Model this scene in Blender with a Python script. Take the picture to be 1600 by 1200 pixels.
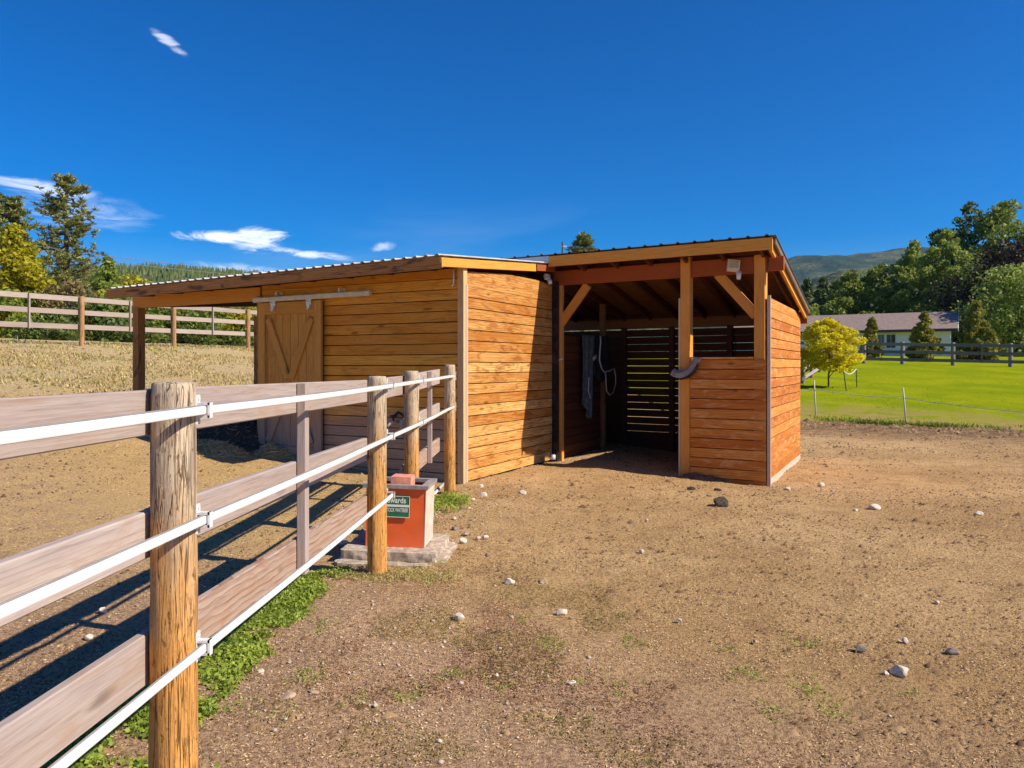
import bpy, bmesh, math, random
import numpy as np
from mathutils import Vector, Matrix, noise as mnoise

R = math.radians
rng = np.random.default_rng(7)
random.seed(7)
for o in list(bpy.data.objects):
    bpy.data.objects.remove(o)
scene = bpy.context.scene
COL = scene.collection

# ------------------------------------------------------------------ camera
EYE = 1.55
FPX = 1200.0            # focal length in pixels of the 1600 px wide photograph
HORIZON = 572.0
cam_d = bpy.data.cameras.new('camera')
cam_d.sensor_width = 36.0
cam_d.lens = 36.0 * FPX / 1600.0
cam_d.shift_y = -(600.0 - HORIZON) / 1600.0
cam_d.clip_start = 0.05
cam_d.clip_end = 9000
cam = bpy.data.objects.new('camera', cam_d)
cam.location = (0, 0, EYE)
cam.rotation_euler = (R(90), 0, 0)
COL.objects.link(cam)
scene.camera = cam

# ------------------------------------------------------------------ light
SUN_DIR = Vector((0.941, -0.3385, 0.818)).normalized()   # towards the sun
SUN_EL = math.asin(SUN_DIR.z)
SUN_AZ = math.atan2(SUN_DIR.x, SUN_DIR.y)
sun_d = bpy.data.lights.new('sun', 'SUN')
sun_d.energy = 4.5
sun_d.angle = R(0.53)
sun_d.color = (1.0, 0.91, 0.76)
sun = bpy.data.objects.new('sun', sun_d)
sun.rotation_euler = (-SUN_DIR).to_track_quat('-Z', 'Y').to_euler()
sun.location = (20, -8, 18)
COL.objects.link(sun)

scene.view_settings.view_transform = 'Standard'
scene.view_settings.look = 'None'
scene.view_settings.gamma = 1.0
scene.view_settings.exposure = 0.68
scene.view_settings.use_curve_mapping = False
scene.cycles.max_bounces = 6
scene.cycles.diffuse_bounces = 4
scene.cycles.glossy_bounces = 2
scene.cycles.transmission_bounces = 3
scene.cycles.volume_bounces = 0
scene.cycles.sample_clamp_indirect = 6
scene.cycles.use_denoising = True


# ------------------------------------------------------------------ node helper
class NT:
    """small helper to write node trees as expressions"""
    def __init__(self, tree):
        self.t = tree
        self.t.nodes.clear()

    def node(self, kind, **kw):
        n = self.t.nodes.new(kind)
        for k, v in kw.items():
            setattr(n, k, v)
        return n

    def put(self, sock, v):
        if v is None:
            return
        if isinstance(v, bpy.types.NodeSocket):
            self.t.links.new(v, sock)
        else:
            if sock.type == 'RGBA' and len(v) == 3:
                v = (*v, 1)
            sock.default_value = v

    def m(self, op, a, b=None, c=None, clamp=False):
        n = self.node('ShaderNodeMath', operation=op)
        n.use_clamp = clamp
        for i, v in enumerate((a, b, c)):
            if v is not None:
                self.put(n.inputs[i], v)
        return n.outputs[0]

    def vm(self, op, a, b=None):
        n = self.node('ShaderNodeVectorMath', operation=op)
        self.put(n.inputs[0], a)
        if b is not None:
            self.put(n.inputs[1], b)
        return n.outputs[0]

    def noise(self, vec, scale=1.0, detail=3.0, rough=0.55, dist=0.0, col=False):
        n = self.node('ShaderNodeTexNoise')
        self.put(n.inputs['Vector'], vec)
        n.inputs['Scale'].default_value = scale
        n.inputs['Detail'].default_value = detail
        n.inputs['Roughness'].default_value = rough
        n.inputs['Distortion'].default_value = dist
        return n.outputs['Color' if col else 'Fac']

    def voro(self, vec, scale=1.0, out='Distance', rand=1.0):
        n = self.node('ShaderNodeTexVoronoi')
        self.put(n.inputs['Vector'], vec)
        n.inputs['Scale'].default_value = scale
        n.inputs['Randomness'].default_value = rand
        return n.outputs[out]

    def rng(self, v, a, b, c=0.0, d=1.0, smooth=True):
        n = self.node('ShaderNodeMapRange')
        n.interpolation_type = 'SMOOTHSTEP' if smooth else 'LINEAR'
        n.clamp = True
        self.put(n.inputs[0], v)
        for i, q in enumerate((a, b, c, d)):
            self.put(n.inputs[i + 1], q)
        return n.outputs[0]

    def mix(self, f, a, b, mode='MIX'):
        n = self.node('ShaderNodeMix', data_type='RGBA', blend_type=mode)
        self.put(n.inputs[0], f)
        self.put(n.inputs[6], a)
        self.put(n.inputs[7], b)
        return n.outputs[2]

    def xyz(self, v):
        n = self.node('ShaderNodeSeparateXYZ')
        self.put(n.inputs[0], v)
        return n.outputs[0], n.outputs[1], n.outputs[2]

    def vec(self, x, y, z):
        n = self.node('ShaderNodeCombineXYZ')
        for i, v in enumerate((x, y, z)):
            self.put(n.inputs[i], v)
        return n.outputs[0]

    def bump(self, h, strength=0.3, dist=0.02, normal=None):
        n = self.node('ShaderNodeBump')
        n.inputs['Strength'].default_value = strength
        n.inputs['Distance'].default_value = dist
        self.put(n.inputs['Height'], h)
        if normal is not None:
            self.put(n.inputs['Normal'], normal)
        return n.outputs[0]

    def out(self, color, rough=0.8, metal=0.0, normal=None, spec=0.35, translucent=None):
        p = self.node('ShaderNodeBsdfPrincipled')
        self.put(p.inputs['Base Color'], color)
        self.put(p.inputs['Roughness'], rough)
        self.put(p.inputs['Metallic'], metal)
        p.inputs['Specular IOR Level'].default_value = spec
        if normal is not None:
            self.put(p.inputs['Normal'], normal)
        sh = p.outputs[0]
        if translucent is not None:
            tcol, fac = translucent
            tr = self.node('ShaderNodeBsdfTranslucent')
            self.put(tr.inputs[0], tcol)
            mx = self.node('ShaderNodeMixShader')
            mx.inputs[0].default_value = fac
            self.t.links.new(sh, mx.inputs[1])
            self.t.links.new(tr.outputs[0], mx.inputs[2])
            sh = mx.outputs[0]
        o = self.node('ShaderNodeOutputMaterial')
        self.t.links.new(sh, o.inputs[0])


def new_mat(name):
    m = bpy.data.materials.new(name)
    m.use_nodes = True
    return m, NT(m.node_tree)


# ------------------------------------------------------------------ world / sky
world = bpy.data.worlds.new('World')
scene.world = world
world.use_nodes = True
n = NT(world.node_tree)
sky = n.node('ShaderNodeTexSky', sky_type='NISHITA')
sky.sun_disc = False
sky.sun_elevation = SUN_EL
sky.sun_rotation = SUN_AZ
sky.altitude = 900
sky.air_density = 1.0
sky.dust_density = 0.25
sky.ozone_density = 5.0
hs = n.node('ShaderNodeHueSaturation')
hs.inputs['Saturation'].default_value = 1.55
hs.inputs['Hue'].default_value = 0.512
hs.inputs['Value'].default_value = 0.9
n.put(hs.inputs['Color'], sky.outputs[0])
g = n.node('ShaderNodeTexCoord').outputs['Generated']
gx, gy, gzz = n.xyz(g)
az = n.m('ARCTAN2', gx, gy)
el = n.m('ARCSINE', gzz)
cv = n.vec(n.m('MULTIPLY', az, 14.0), n.m('MULTIPLY', el, 52.0), 0.0)
cn = n.noise(cv, 1.0, 8.0, 0.68, 1.1)
cn2 = n.noise(n.vec(n.m('MULTIPLY', az, 2.2), n.m('MULTIPLY', el, 9.0), 3.0), 1.0, 4.0, 0.55, 0.3)


def cloud(a0, e0, wa, we, slope=0.0, gain=1.0, lo=0.35, hi=0.75):
    da = n.m('DIVIDE', n.m('SUBTRACT', az, R(a0)), R(wa))
    de = n.m('SUBTRACT', el, R(e0))
    de = n.m('SUBTRACT', de, n.m('MULTIPLY', n.m('SUBTRACT', az, R(a0)), slope))
    de = n.m('DIVIDE', de, R(we))
    q = n.m('ADD', n.m('MULTIPLY', da, da), n.m('MULTIPLY', de, de))
    env = n.m('POWER', 2.718, n.m('MULTIPLY', q, -1.0))
    v = n.m('MULTIPLY', env, n.m('SUBTRACT', n.m('MULTIPLY', cn, 2.1), 0.35))
    return n.m('MULTIPLY', n.rng(v, lo, hi), gain)


parts = [cloud(-20.6, 8.9, 3.6, 0.55, -0.02, 0.85, .28, .7), cloud(-18.2, 8.9, 2.6, 1.15, 0.1, 0.8, .3, .75),
         cloud(-14.6, 8.0, 4.6, 0.4, -0.10, 0.7, .28, .75), cloud(-9.6, 8.7, 1.2, 0.45, 0.15, 0.45, .3, .8),
         cloud(-31.5, 11.2, 4.5, 0.6, -0.05, 0.6, .3, .8), cloud(-29.5, 10.0, 5.0, 1.4, 0.0, 0.35, .25, .9),
         cloud(-19.5, 6.6, 4.5, 0.7, -0.05, 0.45, .28, .9), cloud(-24.0, 21.0, 1.6, 0.55, -0.5, 0.5, .35, .8),
         # cirrus of the same kind around the rest of the sky
         cloud(95, 16, 14, 1.6, 0.05, 0.5, .3, .8), cloud(-120, 13, 16, 1.5, 0.03, 0.5, .3, .8),
         cloud(170, 22, 18, 2.0, -0.05, 0.5, .3, .8)]
dens = parts[0]
for p_ in parts[1:]:
    dens = n.m('MAXIMUM', dens, p_)
veil = n.m('MULTIPLY', n.rng(cn2, 0.5, 0.8), n.rng(el, R(1), R(15), 0.16, 0.0))
dens = n.m('MAXIMUM', dens, veil)
skyc = n.mix(dens, hs.outputs[0], (9.5, 9.8, 10.6))
bg = n.node('ShaderNodeBackground')
n.put(bg.inputs[0], skyc)
bg.inputs[1].default_value = 0.092
wo = n.node('ShaderNodeOutputWorld')
n.t.links.new(bg.outputs[0], wo.inputs[0])

# ------------------------------------------------------------------ materials


def wood(name, lo, hi, dark, rough=0.72, axis='x', grain=0.55, knots=0.0, weather=None, spec=0.25, ring=0.5, bumpk=0.25, patch=None):
    """stained or raw timber: grain runs along the piece's own long axis, tone differs from piece to piece"""
    m, t = new_mat(name)
    rnd = t.node('ShaderNodeObjectInfo').outputs['Random']
    co = t.node('ShaderNodeTexCoord').outputs['Object']
    co = t.vm('ADD', co, t.vec(t.m('MULTIPLY', rnd, 37.0), t.m('MULTIPLY', rnd, 11.3), t.m('MULTIPLY', rnd, 23.7)))
    x, y, z = t.xyz(co)
    if axis == 'z':
        x, z = z, x
    a = t.vec(t.m('MULTIPLY', x, 1.1), t.m('MULTIPLY', y, 9.0), t.m('MULTIPLY', z, 9.0))
    tone = t.noise(a, 1.0, 4.0, 0.6, 0.6)
    b = t.vec(t.m('MULTIPLY', x, 4.0), t.m('MULTIPLY', y, 130.0), t.m('MULTIPLY', z, 130.0))
    fine = t.noise(b, 1.0, 4.0, 0.65, 0.3)
    w = t.node('ShaderNodeTexWave', wave_type='BANDS', bands_direction='Z', wave_profile='SAW')
    t.put(w.inputs['Vector'], t.vec(t.m('MULTIPLY', x, 0.32), t.m('MULTIPLY', y, 1.0), t.m('MULTIPLY', z, 1.0)))
    w.inputs['Scale'].default_value = 9.0
    w.inputs['Distortion'].default_value = 5.5
    w.inputs['Detail'].default_value = 2.0
    w.inputs['Detail Scale'].default_value = 1.2
    rings = w.outputs['Fac']
    base = t.mix(t.m('ADD', t.m('MULTIPLY', t.rng(rnd, .08, .92), 0.6), t.m('MULTIPLY', t.rng(tone, .34, .66), 0.4)), lo, hi)
    g = t.m('ADD', t.m('MULTIPLY', t.rng(fine, 0.42, 0.72), grain), t.m('MULTIPLY', t.m('POWER', rings, 3.0), ring * 0.7), clamp=True)
    colr = t.mix(g, base, dark)
    if knots:
        v = t.vec(t.m('MULTIPLY', x, 2.1), t.m('MULTIPLY', y, 1.0), t.m('MULTIPLY', z, 7.0))
        v = t.vm('ADD', v, t.vm('MULTIPLY', t.noise(v, 3.0, 2.0, col=True), (.22, .22, .22)))
        vn = t.node('ShaderNodeTexVoronoi')
        t.put(vn.inputs['Vector'], v)
        vn.inputs['Scale'].default_value = 1.0
        cell = t.xyz(vn.outputs['Color'])[0]
        d = vn.outputs['Distance']
        k = t.m('MULTIPLY', t.rng(d, 0.05, t.m('ADD', 0.10, t.m('MULTIPLY', cell, .14)), 1.0, 0.0), t.rng(cell, .60, .66))
        colr = t.mix(t.m('MULTIPLY', k, knots), colr, tuple(c * 0.42 for c in dark))
    if patch is not None:
        pc, amt = patch
        q = t.noise(t.vec(t.m('MULTIPLY', x, 2.4), t.m('MULTIPLY', y, 4.0), t.m('MULTIPLY', z, 10.0)), 1.0, 5.0, 0.6, 1.2)
        colr = t.mix(t.m('MULTIPLY', t.rng(q, 0.5, 0.68), amt), colr, pc)
    if weather is not None:
        wc, z0, z1 = weather
        gz_ = t.xyz(t.node('ShaderNodeNewGeometry').outputs['Position'])[2]
        gz_ = t.m('ADD', gz_, t.m('MULTIPLY', t.m('SUBTRACT', tone, 0.5), 0.5))
        f = t.rng(gz_, z0, z1, 0.85, 0.0)
        colr = t.mix(f, colr, t.mix(t.rng(fine, .4, .7), wc, tuple(c * 0.6 for c in wc)))
    h = t.m('ADD', t.m('MULTIPLY', fine, 0.6), t.m('MULTIPLY', rings, 0.4))
    t.out(colr, rough, normal=t.bump(h, bumpk, 0.004), spec=spec)
    return m


def plain(name, c, rough=0.6, metal=0.0, vary=0.25, scale=14.0, spec=0.4, bumpk=0.1, dirt=None):
    m, t = new_mat(name)
    co = t.node('ShaderNodeTexCoord').outputs['Object']
    a = t.noise(co, scale, 5.0, 0.6)
    colr = t.mix(t.rng(a, 0.3, 0.7), tuple(q * (1 - vary) for q in c), tuple(min(1, q * (1 + vary)) for q in c))
    if dirt is not None:
        b = t.noise(co, scale * 0.35, 6.0, 0.7)
        colr = t.mix(t.m('MULTIPLY', t.rng(b, 0.48, 0.66), 0.75), colr, dirt)
    t.out(colr, rough, metal, t.bump(t.noise(co, scale * 6, 3.0), bumpk, 0.004), spec)
    return m


def leafy(name, c1, c2, c3, rough=0.55, trans=0.35, scale=0.6):
    """foliage: colour differs from leaf to leaf and from spray to spray"""
    m, t = new_mat(name)
    isl = t.node('ShaderNodeNewGeometry').outputs['Random Per Island']
    co = t.node('ShaderNodeTexCoord').outputs['Object']
    a = t.noise(co, scale, 3.0, 0.6)
    colr = t.mix(t.rng(a, 0.35, 0.65), c1, c2)
    colr = t.mix(t.rng(isl, 0.55, 1.0, 0.0, 0.8), colr, c3)
    t.out(colr, rough, spec=0.3, translucent=(t.mix(0.5, colr, c3), trans))
    return m


# honey-stained siding, fence timber and so on
M_side = wood('cedar_siding_lit', (.40, .13, .012), (.78, .49, .165), (.28, .08, .009), knots=0.75, grain=0.65, ring=.85, patch=((.27, .075, .009), 0.8))
M_door_side = wood('cedar_siding_shaded', (.56, .22, .022), (.82, .42, .06), (.36, .115, .012), knots=0.75, grain=0.55, patch=((.24, .075, .012), 0.4),  # same cedar as the side wall, colour lifted to offset the shade
                   weather=((.30, .24, .21), 0.55, 1.15))
M_shelter = wood('cedar_siding_shelter', (.42, .115, .014), (.70, .31, .065), (.28, .07, .009), knots=0.75, grain=0.55, patch=((.70, .43, .19), 0.5))
M_inner = wood('rough_inner_boards', (.085, .026, .012), (.15, .048, .018), (.045, .014, .007), knots=0.5, grain=0.5)  # old dark boards, colour lowered further to deepen the interior shade
M_post = wood('fir_timber', (.62, .27, .05), (.70, .33, .07), (.40, .15, .025), knots=0.6, grain=0.45, axis='x')
M_beam = wood('red_stained_beam', (.30, .075, .02), (.34, .09, .026), (.22, .05, .014), grain=0.35, ring=0.25)
M_fascia = wood('fascia_board', (.68, .31, .045), (.74, .37, .065), (.42, .15, .02), grain=0.55, knots=0.4)
M_fascia_old = wood('stained_old_fascia', (.42, .19, .055), (.50, .24, .075), (.14, .06, .025), grain=0.6, ring=0.6, patch=((.07, .035, .02), 0.85))
M_osb = wood('roof_sheathing', (.22, .095, .04), (.30, .14, .055), (.12, .045, .02), grain=0.7, ring=0.7)
M_trim = wood('pale_corner_trim', (.56, .40, .30), (.62, .46, .36), (.40, .27, .19), grain=0.45, ring=0.2)
M_pale = wood('pale_weathered_post', (.58, .36, .16), (.66, .43, .22), (.38, .20, .08), grain=0.5, ring=0.3)
M_door = wood('door_planks', (.46, .21, .05), (.52, .25, .07), (.26, .105, .022), knots=0.6, axis='z', grain=0.5,
              weather=((.30, .24, .21), 0.6, 1.15))
M_fence = wood('weathered_grey_board', (.36, .285, .25), (.47, .385, .345), (.21, .15, .125), knots=0.6, grain=0.45, ring=0.4, bumpk=0.5,
               patch=((.34, .19, .10), 0.35))
M_fence_low = wood('rain_stained_low_board', (.40, .29, .23), (.50, .38, .31), (.22, .105, .055), knots=0.6, grain=0.5, ring=1.0, bumpk=0.5,
                   patch=((.33, .165, .085), 0.7))
M_fence_far = wood('far_fence_board', (.34, .265, .225), (.44, .36, .31), (.20, .145, .115), grain=0.6)
M_fence_dark = wood('dark_fence_board', (.13, .115, .11), (.20, .18, .17), (.07, .06, .055), grain=0.4)
M_dark = plain('dark_backing', (.03, .018, .012), 0.9)
M_white = plain('white_vinyl', (.70, .68, .67), 0.38, vary=0.05, spec=0.5, bumpk=0.02)
M_white_house = plain('white_siding', (.74, .74, .74), 0.6, vary=0.05, scale=3)
M_groove = plain('grey_rail_edge', (.24, .22, .21), 0.5, vary=0.1)
M_roof_w = plain('galvanised_sheet', (.62, .60, .57), 0.4, 0.35, vary=0.15, scale=3)
M_roof_d = plain('dark_roof_sheet', (.20, .15, .11), 0.5, 0.3, vary=0.2, scale=3)
M_flash = plain('pale_flashing', (.52, .58, .64), 0.4, 0.3, vary=0.1, scale=4)
M_steel = plain('black_steel', (.022, .024, .030), 0.45, 0.4, vary=0.4, dirt=(.10, .06, .04))
M_zinc = plain('zinc_fitting', (.66, .64, .58), 0.4, 0.4, vary=0.15)
M_track = plain('cream_track', (.60, .55, .44), 0.45, 0.1, vary=0.1)
M_conc = plain('pitted_concrete', (.44, .35, .27), 0.95, vary=0.35, scale=22, bumpk=0.8, dirt=(.24, .17, .12))
M_orange = plain('orange_red_enamel', (.84, .135, .03), 0.42, vary=0.08, scale=6, spec=0.45, dirt=(.72, .16, .06))
M_rim = plain('grey_trough_rim', (.33, .29, .27), 0.55, 0.2, vary=0.25)
M_brick = plain('pink_red_block', (.68, .27, .18), 0.8, vary=0.18, scale=20)
M_side_sunlit = plain('sunlit_side_pale', (.66, .50, .40), 0.6, vary=0.15, scale=9)  # paler than the body: sunlight painted into the colour
M_green = plain('sign_green', (.028, .17, .075), 0.45, vary=0.1)
M_letter = plain('sign_white', (.78, .80, .70), 0.5, vary=0.05)
M_stone = plain('pale_stone', (.62, .53, .43), 0.9, vary=0.25, scale=25, bumpk=0.5, dirt=(.38, .30, .23))
M_stone_d = plain('dark_stone', (.20, .16, .13), 0.95, vary=0.35, scale=25, bumpk=0.7)
M_stone_b = plain('brown_stone', (.36, .25, .17), 0.95, vary=0.3, scale=25, bumpk=0.6)
M_dung_shade = plain('dark_manure_and_shade', (.06, .042, .028), 0.95, vary=0.5, scale=30, bumpk=1.0)  # manure clumps, plus the door heap darkened for the barn's shadow
M_soil = plain('dark_soil', (.17, .10, .055), 0.95, vary=0.5, scale=18, bumpk=1.0)
M_hay = plain('old_hay', (.40, .27, .10), 0.95, vary=0.4, scale=40, bumpk=0.8)
M_cloth = plain('grey_green_canvas', (.10, .125, .125), 0.9, vary=0.3, scale=12)
M_plaid = plain('dark_quilted_cloth', (.022, .020, .024), 0.9, vary=0.5, scale=10)
M_piping = plain('pale_piping', (.52, .51, .48), 0.7, vary=0.1)
M_grey = plain('scuffed_grey_plastic', (.27, .235, .20), 0.5, vary=0.2)
M_lens = plain('lamp_glass', (.55, .47, .26), 0.25, vary=0.2)
M_shingle = plain('brown_red_shingle', (.25, .18, .15), 0.9, vary=0.2, scale=5)
M_glass = plain('dark_window_glass', (.03, .055, .05), 0.1, vary=0.2, spec=0.6)
M_wire_pale = plain('pale_cable', (.34, .34, .34), 0.6)
M_wire = plain('cable', (.16, .15, .15), 0.6)
M_bark = wood('bark', (.13, .09, .07), (.17, .12, .09), (.06, .04, .03), axis='z', grain=0.8)
M_bark_pale = wood('pale_bark', (.42, .38, .34), (.50, .46, .42), (.18, .16, .14), axis='z', grain=0.6)
M_rod = plain('dark_rod', (.05, .05, .05), 0.6)

# fence posts: peeled logs, greyed at the top, amber lower down


def log_mat(name, top, low, dark, z0, z1):
    m, t = new_mat(name)
    rnd = t.node('ShaderNodeObjectInfo').outputs['Random']
    co = t.vm('ADD', t.node('ShaderNodeTexCoord').outputs['Object'], t.vec(t.m('MULTIPLY', rnd, 9.0), t.m('MULTIPLY', rnd, 7.0), 0.0))
    z = t.xyz(t.node('ShaderNodeNewGeometry').outputs['Position'])[2]
    a = t.noise(t.vm('MULTIPLY', co, (16, 16, 2.2)), 1.0, 5.0, 0.62, 0.8)
    b = t.noise(t.vm('MULTIPLY', co, (150, 150, 9.0)), 1.0, 5.0, 0.7, 0.5)
    c = t.noise(t.vm('MULTIPLY', co, (9, 9, 5.0)), 1.0, 4.0, 0.6, 1.6)
    f = t.rng(t.m('ADD', z, t.m('MULTIPLY', t.m('SUBTRACT', a, 0.5), 0.9)), z0, z1)
    base = t.mix(f, t.mix(t.rng(c, .35, .65), low, tuple(q * 1.35 for q in low)), t.mix(t.rng(c, .35, .65), top, tuple(q * 1.3 for q in top)))
    base = t.mix(t.m('MULTIPLY', t.rng(a, 0.54, 0.72), 0.45), base, dark)
    base = t.mix(t.m('MULTIPLY', t.rng(b, 0.52, 0.66), 0.65), base, dark)
    crack = t.rng(t.m('ABSOLUTE', t.m('SUBTRACT', t.noise(t.vm('MULTIPLY', co, (22, 22, 1.0)), 1.0, 3.0, 0.55, 0.6), 0.5)), 0.0, 0.018, 1.0, 0.0)
    crack2 = t.rng(t.m('ABSOLUTE', t.m('SUBTRACT', t.noise(t.vm('MULTIPLY', co, (70, 70, 3.0)), 1.0, 4.0, 0.6, 0.9), 0.5)), 0.0, 0.03, 1.0, 0.0)
    crack = t.m('MAXIMUM', crack, t.m('MULTIPLY', crack2, t.rng(c, .45, .6)))
    kn = t.node('ShaderNodeTexVoronoi')
    t.put(kn.inputs['Vector'], t.vm('ADD', t.vm('MULTIPLY', co, (9, 9, 5.0)), t.vm('MULTIPLY', t.noise(co, 14.0, 3.0, col=True), (.5, .5, .5))))
    kd = t.m('MULTIPLY', t.rng(kn.outputs['Distance'], .10, .34, 1.0, 0.0), t.rng(t.xyz(kn.outputs['Color'])[0], .72, .76))
    base = t.mix(t.m('MULTIPLY', kd, .7), base, dark)
    base = t.mix(t.m('MULTIPLY', crack, 0.8), base, tuple(q * 0.25 for q in dark))
    h = t.m('SUBTRACT', t.m('ADD', t.m('MULTIPLY', b, 0.5), t.m('MULTIPLY', a, 0.5)), t.m('MULTIPLY', crack, 0.8))
    t.out(base, 0.85, normal=t.bump(h, 0.8, 0.008), spec=0.2)
    return m


M_log = log_mat('peeled_log', (.46, .36, .25), (.54, .26, .07), (.15, .07, .025), 0.55, 1.35)
M_log_dark = log_mat('far_log', (.38, .21, .10), (.38, .21, .10), (.18, .08, .03), 0.2, 1.2)
M_log_grey = log_mat('grey_log', (.24, .21, .19), (.24, .21, .19), (.11, .09, .08), 0.2, 1.2)

# ---- ground
m_g, t = new_mat('paddock_dirt')
pos = t.node('ShaderNodeNewGeometry').outputs['Position']
px_, py_, pz_ = t.xyz(pos)
flat = t.vec(px_, py_, 0.0)
big = t.noise(flat, 0.45, 5.0, 0.55, 0.4)
mid = t.noise(flat, 3.2, 5.0, 0.62, 0.6)
fin = t.noise(flat, 34.0, 6.0, 0.74, 0.4)
grit = t.noise(flat, 95.0, 3.0, 0.7)
chip = t.voro(t.vm('ADD', flat, t.vm('MULTIPLY', t.noise(flat, 8.0, 2.0, col=True), (.2, .2, 0))), 42.0)
c = t.mix(t.rng(big, .35, .66), (.55, .335, .145), (.73, .47, .222))
c = t.mix(t.m('MULTIPLY', t.rng(mid, .46, .70), .55), c, (.37, .215, .10))
c = t.mix(t.m('MULTIPLY', t.rng(fin, .50, .64), .80), c, (.20, .105, .05))
c = t.mix(t.m('MULTIPLY', t.rng(grit, .54, .66), .60), c, (.82, .60, .35))
c = t.mix(t.m('MULTIPLY', t.rng(chip, .0, .16, 1.0, 0.0), .40), c, (.70, .52, .31))
# pinkish gravelly soil close to the fence
near = t.rng(t.m('ADD', t.m('ADD', py_, t.m('MULTIPLY', px_, 0.9)), t.m('MULTIPLY', big, 2.0)), 4.4, 6.6, 1.0, 0.0)
c = t.mix(t.m('MULTIPLY', near, .65), c, t.mix(t.rng(fin, .4, .62), (.64, .42, .29), (.31, .18, .12)))
# churned dark strip in front of the lawn
edge = t.m('SUBTRACT', py_, t.m('ADD', 27.6, t.m('MULTIPLY', px_, -0.56)))
churn = t.m('MULTIPLY', t.rng(edge, -6.5, -1.5), t.rng(px_, 5.0, 7.5))
c = t.mix(t.m('MULTIPLY', churn, t.rng(mid, .36, .6, .45, .95)), c, (.17, .10, .055))
# trampled hay on the paddock side of the fence
pad_ = t.m('MULTIPLY', t.rng(t.m('SUBTRACT', px_, t.m('MULTIPLY', py_, .0515)), -2.6, -1.5, 1.0, 0.0), t.rng(py_, 4.5, 7.0))
c = t.mix(t.m('MULTIPLY', pad_, t.rng(t.noise(flat, 5.0, 5.0, .7, .5), .34, .6, .1, .7)), c, (.66, .45, .19))
# dry grass on the slope at the left
wv = t.m('ADD', t.m('MULTIPLY', px_, -0.863), t.m('MULTIPLY', py_, 0.505))
gm = t.noise(flat, 1.3, 6.0, 0.65, 0.8)
sl = t.m('MULTIPLY', t.rng(wv, 13.0, 15.5), t.rng(gm, .34, .60, .35, 1.0))
dry = t.mix(t.rng(t.noise(flat, 9.0, 5.0, .7), .38, .62), (.66, .49, .30), (.42, .34, .14))
c = t.mix(sl, c, dry)
far = t.rng(t.m('ADD', t.m('ABSOLUTE', px_), py_), 75.0, 110.0)
c = t.mix(far, c, (.09, .10, .035))
hh = t.m('ADD', t.m('MULTIPLY', fin, .9), t.m('ADD', t.m('MULTIPLY', mid, 1.2), t.m('MULTIPLY', grit, .35)))
hh = t.m('SUBTRACT', hh, t.m('MULTIPLY', t.rng(chip, 0, .2, 1, 0), -.25))
t.out(c, 0.97, normal=t.bump(hh, 1.0, 0.05), spec=0.05)
M_ground = m_g

m_l, t = new_mat('mown_lawn')
pos = t.node('ShaderNodeNewGeometry').outputs['Position']
px_, py_, pz_ = t.xyz(pos)
flat = t.vec(px_, py_, 0.0)
a = t.noise(flat, .35, 4.0, .6, .5)
b = t.noise(flat, 4.0, 5.0, .65)
fn = t.noise(flat, 30.0, 4.0, .7)
c = t.mix(t.rng(a, .35, .65), (.20, .255, .008), (.30, .32, .010))
c = t.mix(t.m('MULTIPLY', t.rng(b, .45, .7), .5), c, (.16, .22, .008))
c = t.mix(t.m('MULTIPLY', t.rng(fn, .5, .7), .45), c, (.13, .18, .008))
edge = t.m('SUBTRACT', py_, t.m('ADD', 27.6, t.m('MULTIPLY', px_, -0.56)))
dryb = t.m('MULTIPLY', t.rng(edge, 1.5, 7.5, 1.0, 0.0), t.rng(t.noise(flat, .8, 5.0, .65, .6), .36, .56))
c = t.mix(t.m('MULTIPLY', dryb, .95), c, t.mix(t.rng(fn, .4, .6), (.44, .33, .12), (.25, .18, .06)))
t.out(c, 1.0, normal=t.bump(t.m('ADD', fn, b), .7, .05), spec=.0)
M_lawn = m_l

m_h, t = new_mat('forested_hill')
pos = t.node('ShaderNodeNewGeometry').outputs['Position']
a = t.noise(pos, .006, 5.0, .6)
b = t.noise(pos, .05, 4.0, .7)
c = t.mix(t.rng(a, .42, .60), (.035, .060, .030), (.125, .130, .055))
c = t.mix(t.m('MULTIPLY', t.rng(b, .45, .62), .7), c, (.020, .036, .022))
t.out(c, 1.0, spec=.05, normal=t.bump(b, 1.0, 12.0))
M_hill = m_h

L_yel = leafy('yellow_green_leaves', (0.299, 0.299, 0.0161), (0.414, 0.368, 0.0207), (0.529, 0.4485, 0.0345), trans=.4)
L_gold = leafy('golden_leaves', (.60, .51, .010), (.71, .61, .014), (.78, .67, .04), trans=.55)
L_mid = leafy('mid_green_leaves', (0.1148, 0.1755, 0.0243), (0.2093, 0.2633, 0.0405), (0.3645, 0.405, 0.081), trans=.35)
L_dark = leafy('dark_green_leaves', (0.054, 0.0945, 0.0189), (0.1148, 0.1553, 0.0297), (0.2295, 0.27, 0.0607), trans=.3)
L_fresh = leafy('fresh_green_leaves', (0.162, 0.2362, 0.0351), (0.27, 0.3307, 0.0567), (0.4455, 0.486, 0.1215), trans=.4)
L_pine = leafy('pine_needles', (0.1148, 0.1418, 0.0378), (0.2025, 0.216, 0.0567), (0.3645, 0.351, 0.1148), trans=.2)
L_conifer = leafy('conifer_sprays', (0.065, 0.104, 0.0286), (0.1105, 0.143, 0.039), (0.182, 0.208, 0.065), trans=.2)
L_cedar = leafy('hedge_cedar_sprays', (0.156, 0.182, 0.0286), (0.286, 0.273, 0.039), (0.429, 0.351, 0.065), trans=.3)
L_purple = leafy('shaded_purple_leaves', (.022, .014, .014), (.04, .022, .018), (.07, .05, .03), trans=.25)  # purple leaves, colour darkened for the shade they stand in
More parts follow.
